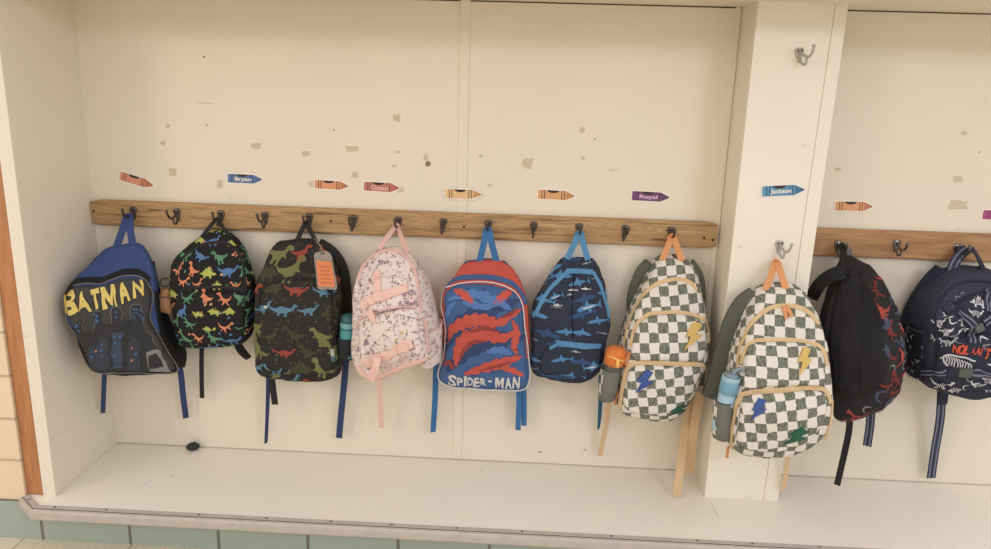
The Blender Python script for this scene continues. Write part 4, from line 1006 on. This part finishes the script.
# 7 and 8 checkered
GRN = fab('olive_dark_cloth', (94, 97, 84)); GMESH = fab('green_grey_netting', (112, 114, 104)); TANW = fab('tan_webbing', (218, 182, 138), rough=.7); TANZ = fab('tan_zip_tape', (214, 182, 134), rough=.7)
ORW = fab('orange_webbing', (222, 150, 96), rough=.7); PYEL = fab('mustard_patch', (214, 178, 98)); PBLU = fab('blue_patch', (66, 92, 158)); PGRN = fab('green_patch', (46, 98, 76))
def checkered(label, outline, root, seed, mzip, up_out, lo_out, lzip, uzip, side_zip, bolts, loop_pts, rots, gussets, zips=None, dtop=.07, dbot=.17, size=.0245, off=(0, 0)):
    b = Bag(label, GRP, outline, root, dtop=dtop, dbot=dbot, rf=.7, bulge=.012, r=.026, wr=.003, seed=seed, back=1.0, gus=.008)
    CM = checker_mat('checks_%d' % seed, size, rots[0], off); CU_ = checker_mat('checks_upper_%d' % seed, size*.97, rots[1], (off[0]+.007, off[1]+.004)); CL = checker_mat('checks_lower_%d' % seed, size*.95, rots[2], (off[0]+.003, off[1]+.011))
    b.body(CM)
    b.pad(up_out, .010, .012, CU_, 'upper_pocket', .003)
    b.pad(lo_out, .016, .012, CL, 'lower_pocket', .004)
    b.done()
    b.strip(mzip, .0105, TANZ, 'main_zipper', lift=.0005)
    b.strip(uzip, .009, TANZ, 'upper_pocket_zipper', lift=.001)
    b.strip(lzip, .010, TANZ, 'lower_pocket_zipper', lift=.001)
    if side_zip: b.cord(side_zip, .0028, TANZ, 'side_piping')
    for (x, y, s, m, a) in bolts:
        mb = MB(); u, v, sc = b.ppx(x, y); ca, sa = cos(radians(a)), sin(radians(a)); P = []
        for px_, py_ in BOLT: px_ = (px_-.5)*s[0]*sc; py_ = (py_-.5)*s[1]*sc; P.append((u+px_*ca-py_*sa, v+px_*sa+py_*ca))
        b.tris(tris_of(P), m, .004, mb, .007)
        n = len(P); lo = [b.T(q[0], q[1], .0005) for q in P]; hi = [b.T(q[0], q[1], .004) for q in P]
        il = [mb.add(q) for q in lo]; ih = [mb.add(q) for q in hi]
        for i in range(n): mb.face((il[i], il[(i+1) % n], ih[(i+1) % n], ih[i]), m)
        mb.build('bolt_patch', b.root, smooth=False, fix=False)['label'] = {PYEL: 'mustard yellow lightning bolt patch', PBLU: 'blue lightning bolt patch', PGRN: 'dark green lightning bolt patch'}[m]
    b.loop(*loop_pts, .017, ORW)
    return b
b = checkered('green and white checkered backpack at the end of the long board beside an orange bottle',
    [(660, 259), (672, 257.5), (684, 260), (694, 270), (701, 296), (706, 317), (709, 340), (708, 355), (703, 373), (694, 394), (683, 411), (670, 420), (652, 420), (637, 418), (624, 414), (618, 405), (619, 386), (622, 365), (626, 341), (631, 322), (639, 300), (648, 278), (654, 266)],
    root_at(660, 419, .012), 7,
    [(621, 372), (624, 345), (629, 322), (637, 304), (648, 290), (662, 282), (677, 279), (689, 282), (697, 290)],
    [(631, 345), (637, 326), (645, 318), (656, 314.5), (682, 314), (698, 318.5), (706, 326), (708, 345), (704, 360), (690, 362), (660, 361), (640, 361), (630, 358)],
    [(628, 372), (636, 366), (650, 365), (675, 366), (698, 366.5), (703, 371), (697, 388), (688, 403), (680, 411), (669, 417.5), (652, 417.5), (638, 415.5), (626, 411), (622, 402), (624, 386)],
    [(619.5, 407), (622, 392), (626, 372), (632, 364), (645, 362.5), (670, 363.5), (698, 364), (705.5, 369)],
    [(630, 346), (636, 326), (644, 317), (656, 313), (682, 312.5), (699, 317), (707, 325), (709, 343)],
    None, [(693, 337, (17, 24), PYEL, -6), (644.5, 383, (17, 28), PBLU, -8), (676, 409, (22, 20), PGRN, -20)],
    ((662, 260, .06), on_hook(12), (682, 261, .06)), (-7, -4, -9), None, size=.0255)
b.ribbon([(650, 263, .035), (642, 272, .028), (636, 286, .02), (633, 300, .016), (633, 318, .012)], .034, GRN, 'shoulder_strap', th=.012)
b.ribbon([(688, 264, .04), (695, 274, .035), (698, 288, .035), (698, 310, .035), (699, 345, .045), (697, 385, .05)], .04, GRN, 'shoulder_strap', th=.012)
b.ribbon([(690, 398, (-.05,)), (686, 425, (-.065,)), (681, 460, (-.10,)), (677, 496.5, (-.165,))], .024, TANW, 'strap_tail')
b.ribbon([(700, 392, .06), (696, 415, .06), (692, 445, .06), (689, 474, .062)], .026, TANW, 'strap_tail')
b.ribbon([(609, 400, .05), (607, 420, .035, 20), (603, 440, .025, 20), (600, 455.5, .015, 10)], .015, TANW, 'strap_tail')
for q in ([(630, 352), (625.5, 364)], [(619, 388), (616, 402)]): b.strip([q[0], ((q[0][0]+q[1][0])/2, (q[0][1]+q[1][1])/2), q[1]], .012, ORW, 'zip_pull', lift=.003, th=.004)
def netpocket(b, c, pts, m, n=20, dd=.04, side=None):
    """open sleeve: rows of (z, half width, centre shift)"""
    mb = MB(); rings = []
    for z, hw, sh in pts: rings.append([Vector((c.x+sh+hw*cos(a), c.y+dd*sin(a)*min(1, hw/.028), c.z+z)) for a in [2*pi*k/n for k in range(n)]])
    last = rings[-1]; cc = sum(last, Vector())/n; rings.append([q+(cc-q)*.06 for q in last]); rings.append([q+(cc-q)*.08-Vector((0, 0, .02)) for q in last])
    uvs = [[(.03*2*pi*k/n, rg[k].z) for k in range(n)] for rg in rings]
    mb.rings(rings, m, cap1=False, uvs=uvs, mf=(lambda k, j: side if side and n*.3 <= j < n*.56 else m))
    netpocket.last = (mb, rings)
    mb.tube([q for q in last]+[last[0]], .0018, GRN, n=5)
    return mb.build('side_pocket', b.root)
pc = b.L(609.5, 380, .148)
netpocket(b, pc, [(-.06, .016, -.006), (-.056, .022, -.005), (-.02, .026, -.001), (.02, .027, .002), (.035, .0275, .003)], GMESH, dd=.03, side=MATS['checks_7'])
w = b.O+b.Rw @ pc
ORB = mat('orange_bottle_lid', (222, 118, 46), rough=.4); YLB = mat('yellow_bottle_clip', (232, 180, 84), rough=.4); GRB = mat('smoke_bottle', (88, 92, 84), rough=.3)
t = bottle('orange lidded water bottle in the side pocket of a checkered bag', (w.x-.001, w.y-.002, w.z-.022), [
    ('bottle_body', GRB, [(.002, 0), (.021, .001), (.023, .006), (.023, .068), (.021, .072)]),
    ('lid', ORB, [(.0225, .07), (.0265, .073), (.0275, .084), (.0272, .104), (.025, .115), (.018, .1205), (.006, .122), (.001, .122)])], (.05, .12))
mb = MB(); mb.tube(cr_open([(-.024, -.011, .098), (-.010, -.0255, .100), (.006, -.0265, .096), (.019, -.019, .092), (.025, -.006, .092)], 5), .003, YLB); mb.build('lid_clip', t)
mb = MB(); mb.tube(cr_open([(.004, -.026, .098), (.005, -.031, .088), (.006, -.030, .078)], 4), [.005]*5+[.006]*4, YLB); mb.build('spout_cover', t)

b = checkered('green and white checkered backpack hanging on the post, light blue bottle in its pocket',
    [(761, 289), (775, 287), (791, 287), (803, 294), (814, 310), (822, 330), (827, 353), (831, 380), (833, 405), (829, 425), (820, 438), (804, 450.5), (782, 456.5), (756, 456.5), (739, 453), (731, 444), (732, 420), (736, 395), (739, 370), (741, 350), (745, 330), (750, 310), (755, 298)],
    root_at(782, 456, .012-YP), 8,
    [(736, 385), (739, 352), (746, 333), (757, 317.5), (770, 308), (784, 305.5), (799, 307.5), (811, 314), (819, 324)],
    [(743, 362), (747, 349), (753, 343.5), (768, 341.5), (791, 341.5), (811, 344.5), (821, 352), (825, 372), (825, 386), (800, 386), (770, 387), (748, 390), (740, 388)],
    [(738, 410), (742, 399), (750, 394), (782, 391.5), (814, 390), (826, 394), (829, 406), (825, 424), (817, 436), (803, 447), (782, 453.5), (757, 453.5), (741, 450), (734, 442)],
    [(731.5, 449), (734, 418), (738.5, 400), (749, 392.5), (782, 389.7), (814, 388), (826, 391.5), (830.5, 403)],
    [(741, 364), (746, 348), (752, 342), (768, 340), (791, 340), (812, 343), (823, 350), (827, 366)],
    [(832, 400), (830, 420), (826, 436)], [(804.5, 362, (17, 27), PYEL, -2), (757.5, 411, (18, 31), PBLU, -6), (796.5, 437, (20, 28), PGRN, -26)],
    ((765, 290, .06), (776.5, 260.5, (-.173,)), (786, 289, .06)), (2, -1, -10), None, size=.0255, off=(.01, .004))
b.strip([(783, 306), (784.5, 312), (786, 319)], .009, ORW, 'zip_pull', lift=.004, th=.004); b.strip([(786, 306), (789, 312), (791.5, 317)], .009, ORW, 'zip_pull', lift=.005, th=.004)
b.strip([(739, 378), (736, 388), (734, 396)], .010, ORW, 'zip_pull', lift=.003, th=.004); b.ribbon([(728.5, 446, .10), (727.5, 452, .10), (727, 458, .098)], .008, ORW, 'zip_pull')
b.ribbon([(756, 294, .04), (745, 305, .035), (735, 325, .028), (728, 350, .02), (719, 376, .014), (708, 397, .01)], [.045, .06, .066, .064, .056, .036], GRN, 'shoulder_strap', th=.012)
b.ribbon([(788, 450, .04), (787, 465, .02), (785, 480, .01), (782, 490, .006)], .012, TANW, 'strap_tail')
b.ribbon([(828, 425, .12), (826.5, 432, .12), (825, 440, .12)], .008, TANW, 'zip_end')
pc = b.L(722, 416, .125)
netpocket(b, pc, [(-.062, .018, .006), (-.057, .025, .005), (-.02, .026, .002), (.02, .025, .001), (.045, .0245, .001)], GMESH, dd=.034, side=MATS['checks_8'])
w = b.O+b.Rw @ pc
LB = mat('pale_blue_bottle', (158, 192, 210), rough=.3); LBB = mat('blue_bottle_band', (112, 164, 188), rough=.35); LBL = mat('smoky_bottle_lid', (130, 148, 160), rough=.35)
t = bottle('light blue water bottle in the side pocket of the checkered bag on the post', (w.x-.004, w.y-.003, w.z-.036), [
    ('bottle_body', LB, [(.002, 0), (.020, .001), (.0222, .006), (.0222, .112)]),
    ('blue_band', LBB, [(.0222, .104), (.0238, .106), (.024, .122), (.0238, .136), (.0225, .139)]),
    ('rim', LB, [(.0225, .137), (.0236, .139), (.0236, .148), (.022, .151), (.019, .149), (.018, .143)]),
    ('lid', LBL, [(.001, .144), (.017, .144), (.017, .152), (.012, .157), (.001, .158)])], (.04, .1))
mb = MB(); mb.tube(cr_open([(.004, .006, .154), (.012, .008, .166), (.022, .006, .17), (.028, .002, .166)], 4), .006, LBL); mb.build('spout', t)

# 9 black back panel
k_ = prints([('red_beast_print', (172, 66, 58)), ('grey_beast_print', (128, 130, 134)), ('blue_beast_print', (62, 74, 100)), ('rust_print', (120, 44, 38))])
b = Bag('backpack hung backwards showing its plain black back, red beast print at its side', GRP,
        [(847, 268), (858, 272), (870, 281), (880, 300), (886, 320), (890, 350), (891, 378), (887, 396), (877, 408), (858, 416), (842, 420), (833, 412), (828, 378), (824, 340), (826, 317), (832, 294), (839, 277)],
        root_at(862, 417, .09), yaw=radians(-30), dtop=.09, dbot=.19, rf=.5, bulge=.006, r=.02, wr=.006, seed=9, back=1.06, gus=.025)
b.body(fab('black_print_cloth', (44, 42, 44)))
scatter(b, [(RUNNER, k_[0], .06, 1, 90), (CURL, k_[1], .03, .8, 90), (RUNNER, k_[3], .05, .9, 40), (PLATED, k_[2], .045, .9, 90), (CURL, k_[1], .022, 1, 90), (LONGNECK, k_[0], .06, .9, 90), (CURL, k_[2], .04, 1, 90), (CURL, k_[1], .03, 1, 90)], .042, 91, inside=lambda u, v: b.rad.polar(u, v)[1] > b.rad.r(b.rad.polar(u, v)[0])-.02 and (u > b.rad.c[0]+.02 or v < b.vb+.03), ext=.15, jit=.5)
p = b.pad([(846, 272), (857, 276), (867, 284), (876, 301), (882, 320), (883, 350), (884, 374), (879, 386), (870, 394), (857, 399), (843, 400), (835, 393), (832, 372), (829, 340), (831, 318), (836, 296), (841, 280)], .010, .01, BLACKF, 'back_panel', .004)
b.done()
b.strip([(850, 276), (853, 300), (852, 330), (851, 360), (849, 390)], .045, BLACKF, 'shoulder_strap', th=.0035, lift=.0005)
b.ribbon([(845, 272, .12), (832, 275, .14), (820, 284, .13), (812, 297, .10)], .034, BLACKF, 'shoulder_strap', th=.009)
b.loop((843, 270, .09), (842.5, 244, (-.055,)), (849, 270, .09), .010, BLACKW)
mb = MB(); b.ribbon([(846, 254, -.01), (852, 261, .03), (858, 268, .06), (863, 275, .09)], .006, BLACKW, 'cord', mb=mb); b.ribbon([(842, 254, .01), (840, 262, .05), (839, 272, .10)], .006, BLACKW, 'cord', mb=mb); mb.build('hanging_cord', b.root, smooth=False)
b.ribbon([(847, 248, -.01, 10), (849, 254, .0), (851, 262, .02)], .018, fab('grey_loop_lining', (130, 128, 132)), 'loop_lining')
b.ribbon([(850, 408, .10), (849, 430, .09), (844, 455, .08), (837, 485, .07)], .017, BLACKW, 'strap_tail')
STW = fab('slate_stripe', (116, 122, 142)); NV10 = fab('ink_webbing', (56, 60, 78))
b.ribbon([(871, 405, .08), (870, 425, .07), (867, 446, .06)], .022, NV10, 'strap_tail', stripes=STW)

# 10 navy skeletons
N10 = fab('ink_navy_cloth', (58, 62, 80)); N10D = fab('ink_navy_panel', (48, 52, 68)); BONE = mat('bone_print', (198, 200, 202), rough=.7); BONEG = mat('grey_bone_print', (128, 134, 142), rough=.7); OLV = mat('olive_buckle', (84, 88, 80), rough=.45); RD10 = mat('red_orange_thread', (216, 78, 50), rough=.7)
b = Bag('navy backpack with white skeleton dinosaurs and a red stitched name', GRP,
        [(943, 280), (957, 272), (975, 270), (995, 274), (1008, 290), (1014, 320), (1016, 360), (1010, 392), (990, 397), (968, 399), (946, 393), (931, 387), (927, 372), (927, 345), (929, 318), (934, 297)],
        root_at(972, 398, .012), dtop=.09, dbot=.16, rf=.45, bulge=.014, r=.026, wr=.004, seed=10, back=1.0, gus=.006)
b.body(N10, mf=lambda u, v, e: N10D if e < -.012 and v < b.vb+.22 else N10)
p = b.pad([(939, 336), (946, 318), (954, 305), (965, 296), (984, 291), (1000, 296), (1006, 308), (1006, 322), (985, 330), (960, 335)], .012, .012, N10D, 'upper_pocket', .003)
p2 = b.pad([(936, 380), (936, 358), (944, 345), (968, 338), (992, 335), (1006, 338), (1010, 365), (1006, 386), (985, 393), (960, 391)], .018, .014, N10D, 'front_pocket', .004)
def skeleton(x, y, s, ang=0, flip=False, shape=LONGNECK, sy=.8):
    b.stamp_px(shape, x, y, s, BONE, ang=ang, flip=flip, sy=sy, lift=.0014)
    for k in range(5): b.stamp_px([(0, 0), (.12, 0), (.2, 1), (.08, 1)], x-s*.16+k*s*.08, y+s*.03, s*.28, N10D, ang=ang, lift=.002)
skeleton(978, 301, 18, -5, True, PLATED, 1); skeleton(976, 313, 19, -12, True); skeleton(946, 330, 14, 10, False, BIPED); skeleton(964, 327, 13, -25, False, RUNNER)
skeleton(941, 384, 22, 8, True, RUNNER, .7); skeleton(978, 385, 16, 5, False); skeleton(989, 389, 12, 0, True, PLATED)
skeleton(938, 322, 15, 20, False, LONGNECK); skeleton(935, 338, 11, -30, True, RUNNER); skeleton(955, 335, 12, 30, True, BIPED); skeleton(995, 322, 12, 0, False, BIPED); skeleton(990, 378, 14, -8, True, LONGNECK); skeleton(955, 389, 15, 12, False, PLATED)
skeleton(948, 342, 12, 0, True, LONGNECK); skeleton(962, 318, 13, 15, True, PLATED); skeleton(1000, 303, 12, 0, False, PLATED); skeleton(948, 316, 12, -20, False, RUNNER); skeleton(994, 364, 15, 5, True, BIPED)
# big rib cage
for k in range(10):
    x = 945+k*2.7; y = 357+k*.9
    b.cord([(x, y-3+abs(k-4)*.2), (x+1.8, y+1.5), (x+.4, y+8-abs(k-4)*.5)], .0016, BONE, 'rib', mb=p2.mb, n=4)
b.cord([(940, 358), (950, 354.5), (962, 357), (975, 361)], .0026, BONE, 'rib', mb=p2.mb, n=4); b.cord([(941, 356), (944, 362), (948, 366)], .0022, BONE, 'rib', mb=p2.mb, n=4)
for x, y, s in ((957, 298, 6), (962, 294, 5), (952, 322, 9), (944, 343, 9), (982, 339, 12), (958, 341, 10), (934, 372, 8), (952, 386, 10), (965, 387, 12), (970, 380, 8), (988, 380, 8), (985, 347, 9)): b.stamp_px(CURL, x, y, s, random.Random(int(x)).choice([BONE, BONEG]), ang=random.Random(int(y)).random()*180, lift=.0016)
r = random.Random(3); c = b.rad.c
for k in range(40):
    a = pi*.82+r.random()*.45*pi; rho = b.rad.r(a)+.03+r.random()*.11; u, v = c[0]+rho*cos(a), c[1]+rho*sin(a)
    if v < b.vb+.15: b.stamp(r.choice([CURL, RUNNER, STAR]), u, v, .012+.012*r.random(), r.choice([BONE, BONEG]), ang=r.random()*360)
for ch, x, y in (('N', 955.5, 348.3), ('O', 961.3, 349.2), ('L', 966.8, 350.2), ('A', 972.4, 351), ('N', 978.4, 352), ('T', 987, 353.6)): b.text_px(ch, x, y, 5.2, 9, RD10, -9, .05 if ch not in 'AN' else .03, lift=.004, mb=p2.mb)
b.done()
b.cord([(938, 345), (936, 318), (942, 299), (953, 287), (970, 281), (990, 282), (1003, 292)], .003, N10D, 'main_zipper')
for pth, nm in (([(918, 372), (932, 372), (946, 372), (960, 372), (984, 373), (1006, 374)], 'lower_buckle_strap'), ([(958, 312), (966, 319), (974, 326), (980, 331)], 'upper_strap'), ([(972, 342), (972, 332), (974, 326)], 'upper_strap'), ([(984, 324), (992, 318), (1002, 312)], 'upper_strap'), ([(988, 291), (988, 300), (988, 312)], 'upper_strap')):
    o = b.strip(pth, .020, N10D, nm, lift=.003)
    for k in (-.0045, .0045):
        P = [b.px(*q) for q in pth]; Q = []
        for i, q in enumerate(P):
            tt = Vector((P[min(i+1, len(P)-1)][0]-P[max(i-1, 0)][0], P[min(i+1, len(P)-1)][1]-P[max(i-1, 0)][1], 0)).normalized(); Q.append((q[0]-tt.y*k, q[1]+tt.x*k))
        b.strip(Q, .0035, STW, 'stripe', parent=o, px=False, lift=.0042)
b.strip([(944, 311), (948, 308), (952, 304)], .022, N10, 'tab', lift=.003); b.strip([(946, 309.5), (948.5, 307.5), (951, 305)], .010, STW, 'tab_stripe', lift=.004)
b.buckle(952, 371.5, .026, .024, N10D, 'buckle_socket', 0, .005); b.buckle(964, 372, .036, .024, OLV, 'buckle', 0, .0055); b.buckle(978, 328, .024, .02, OLV, 'upper_buckle', 30, .005)
b.ribbon([(951, 273, .05), (955, 262, .04), (962, 253, .035), (968, 248.5, .04)], .030, N10, 'carry_handle', th=.003, stripes=STW)
b.ribbon([(968, 248.5, .045, 50), (974, 251, .05, 60), (980, 262, .055, 50), (986, 276, .06, 40)], .026, N10D, 'carry_handle', th=.003)
b.ribbon([(944, 270, .05), (930, 284, .03), (917, 304, .015), (909, 325, .01), (905, 350, .01)], .05, N10D, 'shoulder_strap', th=.014)
sp = b.L(916, 355, .07)
netpocket(b, sp, [(-.06, .022, .012), (-.05, .030, .008), (0, .032, .004), (.05, .030, .002), (.078, .028, .0)], fab('netting_navy', (30, 32, 44)), dd=.05)
mb, rg = netpocket.last
mb = MB(); r = random.Random(8)
for k in range(26):
    i = r.randrange(0, 4); j = r.randrange(8, 18); q = rg[i][j].lerp(rg[i+1][j], r.random()); tt = (rg[i][(j+1) % 20]-rg[i][j-1]).normalized(); nn = tt.cross(Vector((0, 0, 1))).normalized()
    if nn.dot(q-Vector((sp.x, sp.y, q.z))) < 0: nn = -nn
    sh = r.choice([CURL, RUNNER, CURL, STAR]); sz = .010+.012*r.random(); a_ = r.random()*6.3
    for T3 in tris_of([((x-.5)*sz*cos(a_)-(y-.5)*sz*sin(a_), (x-.5)*sz*sin(a_)+(y-.5)*sz*cos(a_)) for x, y in sh]):
        mb.face([mb.add(q+tt*x+Vector((0, 0, y))+nn*.0015) for x, y in T3], r.choice([BONE, BONEG, BONEG]))
pk = [o for o in b.root.children if o.name.startswith('side_pocket')][0]; mb.build('pocket_print', pk, smooth=False, fix=False)
b.ribbon([(942, 388, .07), (940, 420, .05), (935, 450, .03), (931, 478, .015)], .025, NV10, 'strap_tail', stripes=STW)
b.ribbon([(944, 388, .085), (943, 396, .08), (942, 404, .075)], .026, N10D, 'strap_adjuster', th=.006)

# smaller pieces belong to the part they are sewn or fixed to
HOST = {'piping': ('front_panel',), 'zip_pull': ('main_zipper', 'pocket_zipper'), 'pocket_zipper': ('front_pocket',), 'lower_pocket_zipper': ('lower_pocket',), 'upper_pocket_zipper': ('upper_pocket',),
        'pocket_piping': ('front_pocket',), 'upper_buckle': ('upper_buckle_strap', 'upper_strap'), 'lower_buckle': ('lower_buckle_strap',), 'lower_clip': ('lower_buckle_strap',), 'buckle': ('lower_buckle_strap',), 'buckle_socket': ('lower_buckle_strap',),
        'tab_stripe': ('tab',), 'loop_lining': ('carry_handle',), 'lid_clip': ('lid',), 'spout_cover': ('lid',), 'spout': ('lid',), 'charm_band': ('charm_body',), 'eyelet': ('sleeve',)}
stem_of = lambda o: o.name.split('.')[0]
for root in [o for o in bpy.data.objects if o.parent is None and o.type == 'EMPTY']:
    kids = list(root.children)
    for k in kids:
        for h in HOST.get(stem_of(k), ()):
            m_ = [q for q in kids if stem_of(q) == h and q.parent is root]
            if m_ and not (stem_of(k) == 'zip_pull' and h == 'pocket_zipper' and m_[0].parent is not root): k.parent = m_[0]; break
# ------------------------------------------------------------------ light
def area(name, loc, target, sx, sy, power, col):
    l = bpy.data.lights.new(name, 'AREA'); l.shape = 'RECTANGLE'; l.size = sx; l.size_y = sy; l.energy = power; l.color = col
    o = bpy.data.objects.new(name, l); COL.objects.link(o); o.location = loc
    o.rotation_euler = (Vector(target)-Vector(loc)).to_track_quat('-Z', 'Y').to_euler(); return o
area('right_lamp_light', (3.7, -3.7, 2.2), (1.6, 0, .4), 1.0, .4, 26, (.72, .83, 1))  # unseen lamp set by its shadows; blue tint added for balance, no window known
area('ceiling_lamp_light', (-2.2, -3.5, 2.2), (.9, 0, .4), 1.0, .4, 26, (1, .84, .66))
# the lit room in front of the alcove: bright ceiling above, dimmer warmer floor below
w = bpy.data.worlds.new('room_light'); SC.world = w; w.use_nodes = True
nt = w.node_tree; bg = nt.nodes['Background']
tc = nt.nodes.new('ShaderNodeTexCoord'); sp = nt.nodes.new('ShaderNodeSeparateXYZ'); nt.links.new(tc.outputs['Generated'], sp.inputs[0])
mr = nt.nodes.new('ShaderNodeMapRange'); mr.inputs[1].default_value = -.15; mr.inputs[2].default_value = .15; nt.links.new(sp.outputs['Z'], mr.inputs[0])
mx = nt.nodes.new('ShaderNodeMix'); mx.data_type = 'RGBA'; mx.inputs[6].default_value = (.933, .832, .675, 1); mx.inputs[7].default_value = (1.346, 1.259, 1.212, 1)
nt.links.new(mr.outputs[0], mx.inputs[0]); nt.links.new(mx.outputs[2], bg.inputs[0]); bg.inputs[1].default_value = .85
SC.view_settings.view_transform = 'Standard'; SC.view_settings.look = 'None'; SC.view_settings.exposure = 0; SC.view_settings.gamma = 1; SC.view_settings.use_curve_mapping = False
